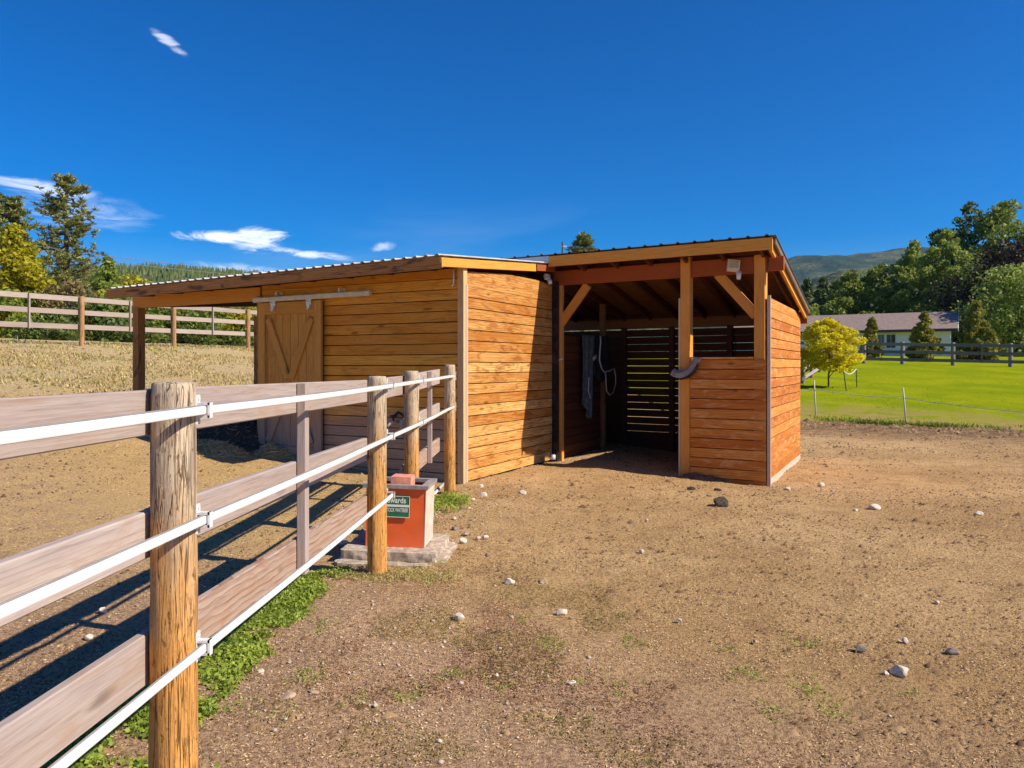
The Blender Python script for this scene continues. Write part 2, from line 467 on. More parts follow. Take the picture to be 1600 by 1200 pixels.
L_clover = leafy('clover_leaves', (.20, .27, .03), (.31, .38, .045), (.46, .52, .10), trans=.35, scale=3.0)
L_weed = leafy('dry_weeds', (.22, .15, .06), (.20, .20, .05), (.34, .23, .12), trans=.25, scale=3.0)
L_straw = leafy('straw_bits', (.46, .30, .14), (.58, .40, .20), (.74, .56, .34), trans=.1, scale=2.0)
L_crumb = leafy('soil_crumbs', (.12, .066, .032), (.25, .15, .072), (.42, .27, .14), trans=.0, scale=2.0)
L_tuft = leafy('dry_grass', (0.52, 0.4, 0.16), (0.36, 0.31, 0.09), (0.62, 0.49, 0.24), trans=.3, scale=.5)
L_lawn = leafy('lawn_blades', (.12, .175, .010), (.19, .235, .014), (.26, .28, .03), trans=.4, scale=.8)

# ------------------------------------------------------------------ object helpers
WM = {}


def place(o, world=None, parent=None):
    world = world or Matrix()
    COL.objects.link(o)
    if parent is not None:
        o.parent = parent
        o.matrix_parent_inverse = WM[parent.name].inverted()
    o.matrix_basis = world
    WM[o.name] = world
    return o


def thing(name, label, cat, loc=(0, 0, 0), group=None):
    o = bpy.data.objects.new(name, None)
    o.empty_display_size = 0.2
    place(o, Matrix.Translation(loc))
    return tag(o, label, cat, group)


def tag(o, label, cat=None, group=None, kind=None):
    if label:
        o['label'] = label
    if cat:
        o['category'] = cat
    if group:
        o['group'] = group
    if kind:
        o['kind'] = kind
    return o


def mesh(name, verts, faces, mat, parent=None, world=None, smooth=False):
    me = bpy.data.meshes.new(name)
    me.from_pydata([tuple(v) for v in verts], [], [tuple(f) for f in faces])
    if smooth:
        me.polygons.foreach_set('use_smooth', [True] * len(me.polygons))
    me.materials.append(mat)
    me.update()
    o = bpy.data.objects.new(name, me)
    return place(o, world, parent)


def npmesh(name, V, F, mat, parent=None, smooth=False, world=None):
    """V (n,3) float, F (m,k) int arrays"""
    V = np.asarray(V, np.float32)
    F = np.asarray(F, np.int32)
    k = F.shape[1]
    me = bpy.data.meshes.new(name)
    me.vertices.add(len(V))
    me.vertices.foreach_set('co', V.ravel())
    me.loops.add(F.size)
    me.loops.foreach_set('vertex_index', F.ravel())
    me.polygons.add(len(F))
    me.polygons.foreach_set('loop_start', np.arange(0, F.size, k, dtype=np.int32))
    me.polygons.foreach_set('loop_total', np.full(len(F), k, np.int32))
    if smooth:
        me.polygons.foreach_set('use_smooth', np.ones(len(F), bool))
    me.materials.append(mat)
    me.update(calc_edges=True)
    me.validate()
    o = bpy.data.objects.new(name, me)
    return place(o, world, parent)


def frame(A, X, Zup=(0, 0, 1)):
    """matrix with local x along X, local z as near Zup as possible, origin A"""
    x = Vector(X).normalized()
    z = Vector(Zup)
    y = z.cross(x).normalized()
    z = x.cross(y).normalized()
    M = Matrix((x, y, z)).transposed().to_4x4()
    M.translation = Vector(A)
    return M


def bar(name, A, B, w, h, mat, parent=None, up=(0, 0, 1), ch=0.004, cut0=0.0, cut1=0.0):
    """sawn timber from A to B (centre line): w across, h along up, with eased edges; the mesh is in its own frame"""
    A, B = Vector(A), Vector(B)
    L = (B - A).length
    c = min(ch, w * .3, h * .3)
    pr = [(-w/2+c, -h/2), (w/2-c, -h/2), (w/2, -h/2+c), (w/2, h/2-c), (w/2-c, h/2), (-w/2+c, h/2), (-w/2, h/2-c), (-w/2, -h/2+c)]
    vs = []
    for X, cu in ((0.0, cut0), (L, -cut1)):
        for (yy, zz) in pr:
            vs.append((X + cu * zz / h * 1.0, yy, zz))
    k = len(pr)
    fs = [[i, (i + 1) % k, k + (i + 1) % k, k + i] for i in range(k)]
    fs = [f[::-1] for f in fs]
    fs.append(list(range(k)))
    fs.append(list(range(2 * k - 1, k - 1, -1)))
    fs = [f[::-1] for f in fs]
    return mesh(name, vs, fs, mat, parent, frame(A, B - A, up))


class MB:
    def __init__(self):
        self.v, self.f = [], []

    def add(self, vs, fs):
        b = len(self.v)
        self.v += [tuple(v) for v in vs]
        self.f += [tuple(b + i for i in f) for f in fs]

    def box(self, lo, hi, M=None):
        x0, y0, z0 = lo
        x1, y1, z1 = hi
        vs = [(x0, y0, z0), (x1, y0, z0), (x1, y1, z0), (x0, y1, z0), (x0, y0, z1), (x1, y0, z1), (x1, y1, z1), (x0, y1, z1)]
        if M is not None:
            vs = [M @ Vector(v) for v in vs]
        self.add(vs, [(0, 3, 2, 1), (4, 5, 6, 7), (0, 1, 5, 4), (1, 2, 6, 5), (2, 3, 7, 6), (3, 0, 4, 7)])
        return self

    def tube(self, pts, rad, seg=8, cap=True):
        pts = [Vector(p) for p in pts]
        if not isinstance(rad, (list, tuple)):
            rad = [rad] * len(pts)
        vs, fs = [], []
        ref = Vector((0.3, 0.2, 1)).normalized()
        for i, p in enumerate(pts):
            d = (pts[min(i + 1, len(pts) - 1)] - pts[max(i - 1, 0)]).normalized()
            a = d.cross(ref)
            if a.length < 0.05:
                a = d.cross(Vector((1, 0, 0)))
            a.normalize()
            b = d.cross(a)
            for k in range(seg):
                q = 2 * math.pi * k / seg
                vs.append(p + (a * math.cos(q) + b * math.sin(q)) * rad[i])
        for i in range(len(pts) - 1):
            for k in range(seg):
                fs.append((i*seg+k, i*seg+(k+1) % seg, (i+1)*seg+(k+1) % seg, (i+1)*seg+k))
        if cap:
            fs.append(tuple(range(seg - 1, -1, -1)))
            fs.append(tuple((len(pts)-1)*seg + k for k in range(seg)))
        self.add(vs, fs)
        return self

    def build(self, name, mat, parent=None, smooth=False, world=None):
        return mesh(name, self.v, self.f, mat, parent, world, smooth)


def V2(p, z):
    return Vector((p[0], p[1], z))


# ---- value noise for real relief
_lat = rng.random((256, 256))


def vnoise(x, y):
    xi = np.floor(x).astype(int)
    yi = np.floor(y).astype(int)
    fx = x - xi
    fy = y - yi
    fx = fx * fx * (3 - 2 * fx)
    fy = fy * fy * (3 - 2 * fy)
    a = _lat[xi & 255, yi & 255]
    b = _lat[(xi + 1) & 255, yi & 255]
    c_ = _lat[xi & 255, (yi + 1) & 255]
    d = _lat[(xi + 1) & 255, (yi + 1) & 255]
    return (a * (1 - fx) + b * fx) * (1 - fy) + (c_ * (1 - fx) + d * fx) * fy


def fbm(x, y, o=4):
    s, a, t_ = 0, 1, 0
    for i in range(o):
        s = s + a * (vnoise(x * 2**i + 13.7 * i, y * 2**i + 7.3 * i) - 0.5)
        t_ += a
        a *= 0.5
    return s / t_ * 2


def sp(t_, k):
    t_ = np.asarray(t_, float) / k
    return k * np.where(t_ > 30, t_, np.log1p(np.exp(np.minimum(t_, 30))))


def sstep(t_):
    t_ = np.clip(t_, 0, 1)
    return t_ * t_ * (3 - 2 * t_)


def gz(x, y):
    x = np.asarray(x, float)
    y = np.asarray(y, float)
    w = -.863 * x + .505 * y
    zl = .148 * (sp(w - 7.5, .8) - .75 * sp(w - 23.0, 1.0) - .24 * sp(w - 60, 5))
    zr = -.15 * sstep((x - .9) / 3) * sstep((y - 5) / 6) + .068 * (sp(y - 22, 1.0) - .8 * sp(y - 60, 3.0) - .18 * sp(y - 120, 5.0))
    b = sstep((x / np.maximum(y, 1.0) + .12) / .2)
    return zl * (1 - b) + zr * b


def micro(x, y):
    r = np.hypot(x, y)
    f = sstep((22 - r) / 8)
    return f * (.022 * fbm(x * .9, y * .9, 3) + .016 * fbm(x * 3.7 + 5, y * 3.7, 3) + .007 * fbm(x * 15, y * 15, 3))


def G(px, py, z=None):
    """the point of the ground seen at a pixel of the photograph"""
    k = (px - 800) / FPX
    s = (HORIZON - py) / FPX
    d = 2.0
    prev = None
    while d < 90:
        zz = EYE + s * d
        if zz <= float(gz(k * d, d)):
            break
        d += 0.02
    return Vector((k * d, d, float(gz(k * d, d))))


# ------------------------------------------------------------------ ground
th = np.concatenate([np.linspace(-44, 44, 430), np.linspace(50, 310, 46)])
th = np.radians(th)
rr = np.concatenate([[0.0], np.geomspace(0.7, 30, 470), np.geomspace(31, 6000, 90)])
TH, RR = np.meshgrid(th, rr)
X, Y = RR * np.sin(TH), RR * np.cos(TH)
Z = gz(X, Y) + micro(X, Y)
nr, nt_ = X.shape
Vg = np.stack([X, Y, Z], -1).reshape(-1, 3)
ii, jj = np.meshgrid(np.arange(nr - 1), np.arange(nt_), indexing='ij')
jn = (jj + 1) % nt_
Fg = np.stack([ii * nt_ + jj, ii * nt_ + jn, (ii + 1) * nt_ + jn, (ii + 1) * nt_ + jj], -1).reshape(-1, 4)[:, ::-1]
ground = npmesh('ground', Vg, Fg, M_ground, smooth=True)
tag(ground, 'brown dirt paddock ground rising to a dry grass slope', kind='structure')

# lawn sheet beyond the churned strip


def lawn_edge(x):
    return 27.6 - .56 * x + .5 * fbm(np.asarray(x) * .45, np.asarray(x) * 0 + 2.2, 3) + .25 * fbm(np.asarray(x) * 2.0, np.asarray(x) * 0 + 8.2, 3)


lx = np.linspace(5.0, 60, 340)
lt = np.concatenate([np.linspace(0, 8, 60), np.linspace(8.4, 75, 70)])
LX, LT = np.meshgrid(lx, lt)
LY = np.maximum(lawn_edge(LX), 3.0) + LT
LZ = gz(LX, LY) + .005 + .045 * sstep(LT / .5) + .02 * fbm(LX * 1.3, LY * 1.3, 3)
nr, nt_ = LX.shape
ii, jj = np.meshgrid(np.arange(nr - 1), np.arange(nt_ - 1), indexing='ij')
Fl = np.stack([ii * nt_ + jj, ii * nt_ + jj + 1, (ii + 1) * nt_ + jj + 1, (ii + 1) * nt_ + jj], -1).reshape(-1, 4)
lawn = npmesh('lawn', np.stack([LX, LY, LZ], -1).reshape(-1, 3), Fl, M_lawn, smooth=True)
tag(lawn, 'bright green mown lawn beyond the dirt yard', kind='structure')

# ------------------------------------------------------------------ hills


def ridge(name, label, pts, D, depth, mat, jag, seed, back=1.0):
    """a hill that climbs from its foot to the ridge seen in the photograph; pts are (pixel x, pixel y) of the skyline"""
    xs = np.linspace(pts[0][0], pts[-1][0], 220)
    ys = np.interp(xs, [p[0] for p in pts], [p[1] for p in pts])
    X1 = (xs - 800) / FPX * D
    H = EYE + (HORIZON - ys) / FPX * D + jag * fbm(X1 / D * 60 + seed, X1 * 0 + seed, 4)
    rows = 34
    V = []
    for r_ in range(rows):
        q = r_ / (rows - 1) * 1.5
        yy = D - depth * (1 - q)
        prof = np.where(q <= 1, sstep(q) ** .8 if True else 0, 1 - .55 * sstep((q - 1) / .5))
        zz = H * prof + jag * .8 * fbm(X1 / depth * 9 + seed, np.full_like(X1, yy / depth * 9), 4) * min(q, 1) * (0 if q == 1 else 1)
        V.append(np.stack([X1 * (1 if q < 1 else 1), np.full_like(X1, yy), zz], -1))
    V = np.array(V).reshape(-1, 3)
    k = len(xs)
    ii, jj = np.meshgrid(np.arange(rows - 1), np.arange(k - 1), indexing='ij')
    F = np.stack([ii * k + jj, ii * k + jj + 1, (ii + 1) * k + jj + 1, (ii + 1) * k + jj], -1).reshape(-1, 4)
    o = npmesh(name, V, F, mat, smooth=True)
    tag(o, label, kind='structure')
    return xs, ys, X1, H


ridge('mountain', 'long blue green mountain behind the right hand trees',
      [(300, 470), (900, 440), (1150, 432), (1235, 404), (1290, 406), (1350, 399), (1400, 393), (1450, 402), (1530, 430), (1640, 455), (1900, 470), (2600, 500)], 3200, 1500, M_hill, 10, 3.1)
ridge('foothill', 'low wooded hill behind the right hand trees',
      [(600, 500), (1000, 470), (1240, 450), (1300, 428), (1340, 424), (1420, 440), (1700, 470), (2300, 500)], 900, 400, M_hill, 5, 9.4)
xs, ys, X1, H1 = ridge('wooded_hill', 'low forested ridge behind the barn on the left',
                       [(-900, 470), (-300, 445), (0, 436), (195, 430), (260, 427), (330, 430), (420, 439), (560, 452), (800, 470), (1100, 500)], 620, 320, M_hill, 1.2, 5.5)
# conifers on that ridge read as one wood
Vc, Fc = [], []
for i in range(2600):
    u = rng.random()
    px = -60 + 720 * u
    q = 1 - .5 * rng.random() ** 1.6
    x = (px - 800) / FPX * 620
    Hh = np.interp(px, xs, H1)
    yy = 620 - 320 * (1 - q)
    zb = Hh * float(sstep(q)) ** .8 - 1
    h = rng.uniform(4.0, 8.5)
    r_ = h * rng.uniform(.17, .26)
    b = len(Vc)
    sgn = rng.random() * 6.28
    for k in range(5):
        a = sgn + k * 2 * math.pi / 5
        Vc.append((x + r_ * math.cos(a), yy + r_ * math.sin(a), zb))
    Vc.append((x, yy, zb + h))
    Fc += [(b + k, b + (k + 1) % 5, b + 5) for k in range(5)]
o = npmesh('hillside_forest', Vc, Fc, L_conifer)
tag(o, 'dark conifer forest covering the low ridge on the left', 'forest', kind='stuff')

# ------------------------------------------------------------------ barn
ANG = R(27.7)
U = Vector((math.sin(ANG), math.cos(ANG), 0))       # away to the right
Vv = Vector((-math.cos(ANG), math.sin(ANG), 0))     # away to the left
C0 = Vector((-.657, 10.1, 0))
barn = thing('barn', 'low cedar barn with sliding door and open porch on its left end', 'barn', (C0.x, C0.y, 0))
PITCH = .1437
SIDE_L, DOOR_L = 2.89, 3.58


def siding(parent, A, d, out, L, z0, nb, mat, thick=.022, jitter=.0018, top=None, name='board', gap=.010, pitch=PITCH):
    """courses of boards on a wall: A corner, d along, out outward"""
    for i in range(nb):
        zc = z0 + pitch * (i + .5)
        off = random.uniform(0, jitter) + .5 * thick
        a = A + out * off + d * random.uniform(0, .004)
        b = A + out * off + d * (L - random.uniform(0, .004))
        dz = random.uniform(-.0015, .0015)
        bar(name, (a.x, a.y, zc + dz), (b.x, b.y, zc - dz), thick, pitch - gap, mat, parent, ch=.004)


def poly_board(name, A, d, out, pts, mat, parent, thick=.022):
    """board cut to an outline: pts are (along, z)"""
    M = Matrix((d, out, Vector((0, 0, 1)))).transposed().to_4x4()
    M.translation = A
    k = len(pts)
    vs = [(p[0], 0.0, p[1]) for p in pts] + [(p[0], thick, p[1]) for p in pts]
    fs = [list(range(k))[::-1], list(range(k, 2 * k))] + [[i, (i + 1) % k, k + (i + 1) % k, k + i] for i in range(k)]
    if M.determinant() > 0:
        fs = [f[::-1] for f in fs]
    return mesh(name, vs, fs, mat, parent, M)


nS = -Vv        # outward normal of the side wall (towards the right)
nD = -U         # outward normal of the door wall (towards the camera)
# side wall (sunlit)
b_ = MB().box((0, -.06, -.15), (SIDE_L, -.002, 2.72))
Ms = Matrix((U, nS, Vector((0, 0, 1)))).transposed().to_4x4()
Ms.translation = C0
side_wall = MB().box((0.01, -.06, -.12), (SIDE_L - .01, -.003, 2.80)).build('side_wall', M_dark, barn, world=Ms)
siding(side_wall, C0 + U * .055, U, nS, SIDE_L - .06, .02, 18, M_side)
zt = .02 + 18 * PITCH
poly_board('board', C0 + U * .055, U, nS, [(0, zt), (SIDE_L - .06, zt), (SIDE_L - .06, 2.87), (2.1, 2.90), (1.15, 2.885), (0, 2.80)], M_side, side_wall)
# door wall (in shade)
Md = Matrix((Vv, nD, Vector((0, 0, 1)))).transposed().to_4x4()
Md.translation = C0
door_wall = MB().box((0.01, -.06, -.12), (DOOR_L - .01, -.003, 2.72)).build('door_wall', M_dark, barn, world=Md)
siding(door_wall, C0 + Vv * .03, Vv, nD, DOOR_L - .05, -.02, 19, M_door_side)
zt = -.02 + 19 * PITCH
poly_board('board', C0 + Vv * .03, Vv, nD, [(0, zt), (DOOR_L - .05, zt), (DOOR_L - .05, 2.775), (0, 2.84)], M_door_side, door_wall)
# hidden walls that close the barn
for nm, A_, d_, L_ in (('back_wall', C0 + U * SIDE_L, Vv, DOOR_L), ('end_wall', C0 + Vv * DOOR_L, U, SIDE_L)):
    a = A_ + d_ * .03
    b = A_ + d_ * (L_ - .03)
    bar(nm, (a.x, a.y, 1.30), (b.x, b.y, 1.30), .05, 2.86, M_inner, barn)
# corner timber
p = C0 + nS * .012 + nD * .012
bar('corner_post', (p.x, p.y, -.2), (p.x, p.y, 2.86), .095, .095, M_pale, barn, up=U)
q = C0 + nS * .063 - nD * .02
bar('corner_trim', (q.x, q.y, .02), (q.x, q.y, 2.62), .045, .012, M_trim, barn, up=nS)
q = C0 + Vv * DOOR_L + nD * .03
bar('end_trim', (q.x, q.y, -.1), (q.x, q.y, 2.62), .10, .06, M_fascia_old, barn, up=U)
# little white conduit near the top of the corner
q = C0 + Vv * .10 + nD * .045
MB().tube([(q.x, q.y, 2.82), (q.x, q.y, 2.63), (q.x - .03, q.y + .01, 2.60)], .012, 8).build('conduit', M_white, barn, smooth=True)

# sliding door
D0, D1, DZ0, DZ1 = 2.31, 3.54, .20, 2.50
A_ = C0 + nD * .05
Mdoor = Matrix((Vv, nD, Vector((0, 0, 1)))).transposed().to_4x4()
Mdoor.translation = A_
door = MB().box((D0 + .01, 0, DZ0 + .01), (D1 - .01, .018, DZ1 - .01)).build('door', M_dark, barn, world=Mdoor)
npl = 8
wd = (D1 - D0) / npl


def door_piece(name, a, b, w, off, th_):
    P = A_ + Vv * a[0] + nD * off
    Q = A_ + Vv * b[0] + nD * off
    return bar(name, (P.x, P.y, a[1]), (Q.x, Q.y, b[1]), th_, w, M_door_x, door, up=Vector((0, 0, 1)) if abs(b[0] - a[0]) > .02 else Vv)


M_door_x = wood('door_timber', (.54, .25, .045), (.62, .31, .065), (.30, .12, .02), knots=0.6, grain=0.5,
                weather=((.30, .24, .21), 0.6, 1.15))
for i in range(npl):
    t0 = D0 + wd * (i + .5)
    P = A_ + Vv * t0 + nD * .027
    bar('plank', (P.x, P.y, DZ0), (P.x, P.y, DZ1), wd - .005, .016, M_door_x, door, up=nD)
for t0 in (D0 + .065, D1 - .065):
    P = A_ + Vv * t0 + nD * .054
    bar('stile', (P.x, P.y, DZ0), (P.x, P.y, DZ1), .13, .036, M_door_x, door, up=nD)
for z_, w_ in ((DZ1 - .09, .18), (DZ0 + .08, .16)):
    door_piece('rail', (D0 + .132, z_), (D1 - .132, z_), w_, .0535, .035)
mx = (D0 + D1) / 2
zx = 1.30
for a, b in (((D0 + .19, DZ1 - .25), (mx - .03, zx + .06)), ((D1 - .19, DZ1 - .25), (mx + .03, zx + .06)),
             ((D0 + .19, DZ0 + .22), (mx - .03, zx - .06)), ((D1 - .19, DZ0 + .22), (mx + .03, zx - .06))):
    door_piece('brace', a, b, .11, .053, .034)
P = A_ + Vv * (D1 - .17) + nD * .085
hd = MB()
for dx in (-.02, .02):
    q = P + Vv * dx
    hd.tube([(q.x, q.y, 1.22), (q.x + nD.x * .015, q.y + nD.y * .015, 1.19), (q.x, q.y, 1.15)], .012, 8)
hd.tube([tuple(P - nD * .03) [:2] + (1.185,), tuple(P + nD * .01)[:2] + (1.185,)], .03, 10)
hd.build('handle', M_zinc, door, smooth=True)
# track with brackets and hangers
Pa = C0 + Vv * 3.63 + nD * .12
Pb = C0 + Vv * 1.415 + nD * .12
track = bar('door_track', (Pa.x, Pa.y, 2.55), (Pb.x, Pb.y, 2.565), .05, .075, M_track, barn, ch=.012)
for t0 in (3.15, 1.95):
    P = C0 + Vv * t0
    b_ = MB()
    Mq = frame((P.x, P.y, 0), Vv)
    b_.box((-.02, .02, 2.60), (.02, .15, 2.625), Matrix.Translation((0, 0, 0)) @ Mq)
    b_.box((-.018, .02, 2.56), (.018, .035, 2.66), Mq)
    b_.box((-.012, .10, 2.60), (.012, .15, 2.655), Mq)
    b_.build('bracket', M_zinc, track)
for t0 in (3.22, 2.52):
    P = C0 + Vv * t0
    Mq = frame((P.x + nD.x * .042, P.y + nD.y * .042, 0), Vv)
    b_ = MB()
    b_.box((-.045, .085, 2.44), (.045, .10, 2.52), Mq)
    b_.box((-.025, .083, 2.37), (.025, .112, 2.45), Mq)
    b_.tube([Mq @ Vector((0, .10, 2.38)), Mq @ Vector((0, .13, 2.38))], .016, 8)
    b_.tube([Mq @ Vector((-.03, .098, 2.49)), Mq @ Vector((-.03, .118, 2.49))], .012, 8)
    b_.tube([Mq @ Vector((.03, .098, 2.49)), Mq @ Vector((.03, .118, 2.49))], .012, 8)
    b_.build('hanger', M_zinc, track)

# barn roof
R0 = Vector((-.87, 9.478, 0))
BL, BD = 6.49, 3.33


def rb(a, b, dz=0.0):
    p = R0 + U * a + Vv * b
    return Vector((p.x, p.y, 2.92 + .087 * a - .0185 * b + dz))


def ribbed(name, fn, a0, a1, b0, b1, sp_, mat, parent, h=.022, wtop=.03):
    """profiled metal sheet: ribs run along a, repeat along b"""
    prof = []
    b = b0
    while b < b1 - .01:
        e = min(b + sp_, b1)
        r_ = sp_ * .0
        prof += [(b, 0.0)]
        c_ = b + sp_ * .5
        if c_ + wtop < b1:
            prof += [(c_ - wtop, 0.0), (c_ - wtop * .45, h), (c_ + wtop * .45, h), (c_ + wtop, 0.0)]
        b = e
    prof.append((b1, 0.0))
    k = len(prof)
    vs = []
    for a in (a0, a1):
        for dz in (0.0, -.005):
            for (bb, hh_) in prof:
                vs.append(fn(a, bb, hh_ + dz))
    fs = []
    for i in range(k - 1):
        fs.append((i, i + 1, 2 * k + i + 1, 2 * k + i))            # top
        fs.append((k + i, 3 * k + i, 3 * k + i + 1, k + i + 1))    # underside
        fs.append((i, k + i, k + i + 1, i + 1))
        fs.append((2 * k + i, 2 * k + i + 1, 3 * k + i + 1, 3 * k + i))
    fs.append((0, 2 * k, 3 * k, k))
    fs.append((k - 1, 2 * k - 1, 4 * k - 1, 3 * k - 1))
    return mesh(name, vs, fs, mat, parent)


broof = ribbed('roof', rb, -.03, BD, -.03, BL + .03, .165, M_roof_w, barn, h=.022, wtop=.035)
bar('fascia', rb(.02, BL - .02, -.085), rb(.02, .0, -.085), .038, .135, M_fascia_old, broof)
bar('fascia', rb(.0, .012, -.085), rb(2.66, .012, -.085), .032, .115, M_fascia, broof)
bar('drip_edge', rb(2.68, .0, -.085), rb(BD, .0, -.085), .03, .10, M_beam, broof)
for i in range(9):
    b0 = .5 + i * .7
    bar('rafter', rb(.06, b0, -.085), rb(BD - .05, b0, -.085), .045, .12, M_inner, broof)
for i in range(4):
    a0 = .35 + i * .75
    bar('purlin', rb(a0, .06, -.018), rb(a0, BL - .06, -.018), .07, .02, M_inner, broof)
bar('gutter_strip', rb(.045, BL - .02, -.155), rb(.045, .03, -.155), .012, .012, M_groove, broof)
# porch at the left end: beam and post
pz = 2.65
PA = C0 + Vv * DOOR_L + nD * .0
PB = C0 + Vv * 6.55
bar('porch_beam', (PA.x, PA.y, pz + .005), (PB.x, PB.y, pz - .01), .09, .205, M_post, barn)
PP = C0 + Vv * 6.44
for nm, P_ in (('porch_post', PP), ('porch_post', PP + U * 2.7)):
    g0 = float(gz(P_.x, P_.y))
    bar(nm, (P_.x, P_.y, g0 - .2), (P_.x, P_.y, pz - .11), .14, .14, M_fascia_old, barn, up=U)
PC = C0 + Vv * 6.44 + U * 2.7
bar('porch_beam', (PP.x, PP.y, pz - .03), (PC.x, PC.y, pz + .17), .09, .14, M_inner, barn)

# ------------------------------------------------------------------ run-in shelter
S0 = Vector((.687, 12.66, 0))
E = Vector((.851, -.526, 0)).normalized()       # along the front, towards the right
NF = Vector((-E.y, E.x, 0)) * -1                # outward normal of the front
NF = Vector((E.y, -E.x, 0))
if NF.y > 0:
    NF = -NF
U2 = Vector((.4556, .8902, 0)).normalized()
FL = 3.443
S1 = S0 + E * FL
B1 = S1 + U2 * 3.573
NR = Vector((U2.y, -U2.x, 0))                   # outward normal of the right wall
shelter = thing('run_in_shelter', 'open fronted cedar horse shelter with half wall on its right', 'shelter', (S0.x + 1.7, S0.y + 1.0, 0))


def F(t_, off=0.0, z=0.0):
    p = S0 + E * t_ + NF * off
    return Vector((p.x, p.y, z))


# posts and header
bar('corner_post', F(.13, -.03, -.25), F(.13, -.03, 3.08), .055, .09, M_post, shelter, up=U)
bar('middle_post', F(2.26, .0, -.3), F(2.26, .0, 3.17), .145, .145, M_post, shelter, up=NF)
bar('middle_trim', F(2.172, .05, -.25), F(2.172, .05, 2.56), .028, .05, M_trim, shelter, up=NF)
bar('right_post', F(FL - .10, .0, -.3), F(FL - .10, .0, 3.12), .15, .15, M_post, shelter, up=NF)
hb = .06
header = bar('header_beam', F(.02, hb - .06, 2.99), F(FL + .0, hb - .06, 2.99), .07, .235, M_beam, shelter)
# raise the header in front of the short posts by setting it between them
bar('knee_brace', F(.07, -.05, 2.20), F(.60, -.05, 2.86), .07, .13, M_post, shelter, cut0=.0)
bar('knee_brace', F(2.72, -.05, 2.90), F(3.27, -.05, 2.27), .07, .14, M_post, shelter)
st = MB()
p0 = F(.078, .085, -.1)
st.box((-.045, -.035, -.1), (.045, .035, 2.93), frame((p0.x, p0.y, 0), E))
stp = st.build('steel_gate_post', M_steel, shelter)
MB().tube([F(.065, .15, .03), F(.065, .15, .10), F(.065, .15, .115)], [.045, .045, .03], 12).build('post_cap', M_white, stp, smooth=True)
# boards of the half wall
Mf = Matrix((E, NF, Vector((0, 0, 1)))).transposed().to_4x4()
Mf.translation = S0
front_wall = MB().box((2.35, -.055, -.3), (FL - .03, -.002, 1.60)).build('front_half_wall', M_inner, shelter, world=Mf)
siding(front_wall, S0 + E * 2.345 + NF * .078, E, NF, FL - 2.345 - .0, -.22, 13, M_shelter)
bar('sill', F(2.345, .04, 1.665), F(FL - .18, .04, 1.665), .16, .03, M_shelter, front_wall)
# right wall
Mr = Matrix((U2, NR, Vector((0, 0, 1)))).transposed().to_4x4()
Mr.translation = S1
RW = 3.573
right_wall = MB().box((.05, -.07, -.3), (RW - .03, -.003, 2.38)).build('right_wall', M_inner, shelter, world=Mr)
siding(right_wall, S1 + U2 * -.06, U2, NR, RW + .06, -.06, 17, M_shelter)
ztop = -.06 + 17 * PITCH
poly_board('board', S1 + U2 * -.06, U2, NR, [(0, ztop), (RW + .06, ztop), (RW + .06, ztop + .04), (RW - .6, 2.52), (0, 2.52)], M_shelter, right_wall)
a = S1 + U2 * -.06 + NR * .008
b = S1 + U2 * RW + NR * .008
bar('skirt', (a.x, a.y, -.14), (b.x, b.y, -.14), .03, .16, M_trim, right_wall)
q = S1 + NR * .028 + U2 * -.085
bar('corner_trim', (q.x, q.y, -.25), (q.x, q.y, 2.54), .025, .05, M_trim, shelter, up=NR)
# back wall of spaced slats with light between them
Bdir = -E
B2 = B1 + Bdir * 5.05
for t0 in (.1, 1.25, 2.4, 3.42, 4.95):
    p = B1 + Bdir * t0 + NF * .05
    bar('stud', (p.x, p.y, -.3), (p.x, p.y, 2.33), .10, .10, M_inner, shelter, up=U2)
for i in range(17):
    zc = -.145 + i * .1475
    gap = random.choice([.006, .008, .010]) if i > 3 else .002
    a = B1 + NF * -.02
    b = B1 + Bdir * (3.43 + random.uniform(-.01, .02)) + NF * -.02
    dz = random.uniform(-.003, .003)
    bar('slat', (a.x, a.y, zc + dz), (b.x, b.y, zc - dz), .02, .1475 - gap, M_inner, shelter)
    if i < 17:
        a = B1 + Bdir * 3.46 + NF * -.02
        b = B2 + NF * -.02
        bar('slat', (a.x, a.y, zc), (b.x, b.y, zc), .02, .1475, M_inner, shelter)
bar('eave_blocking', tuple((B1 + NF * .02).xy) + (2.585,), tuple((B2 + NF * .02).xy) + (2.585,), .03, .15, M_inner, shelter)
bar('top_plate', tuple(B1.xy) + (2.41,), tuple(B2.xy) + (2.41,), .10, .20, M_osb, shelter)
# partition on the left, in line with the barn's side wall
lw = MB()
Ml = Matrix((U, nS, Vector((0, 0, 1)))).transposed().to_4x4()
Ml.translation = S0
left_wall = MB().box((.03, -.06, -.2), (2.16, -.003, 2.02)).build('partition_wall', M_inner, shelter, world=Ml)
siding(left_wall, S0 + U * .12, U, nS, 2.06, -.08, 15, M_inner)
p = S0 + U * 2.12 + nS * .05
bar('partition_post', (p.x, p.y, -.1), (p.x, p.y, 2.72), .10, .10, M_osb, shelter, up=U)
# closing walls of the passage behind the barn
p = S0 + U * .1 + Vv * 2.0
bar('passage_wall', tuple(B2.xy) + (1.05,), tuple((S0 + Vv * 1.0 + U * .1).xy) + (1.05,), .05, 2.3, M_inner, shelter)

# roof of the shelter
R1 = Vector((3.54, 10.37, 0))
SL = -E


def rs(a, b, dz=0.0):
    p = R1 + U2 * a + SL * b
    return Vector((p.x, p.y, 3.313 - .169 * a + dz))


RLEN, RWID = 4.22, 4.19
sroof = ribbed('roof', rs, -.03, RLEN, -.03, 5.2, .25, M_roof_d, shelter, h=.02, wtop=.03)
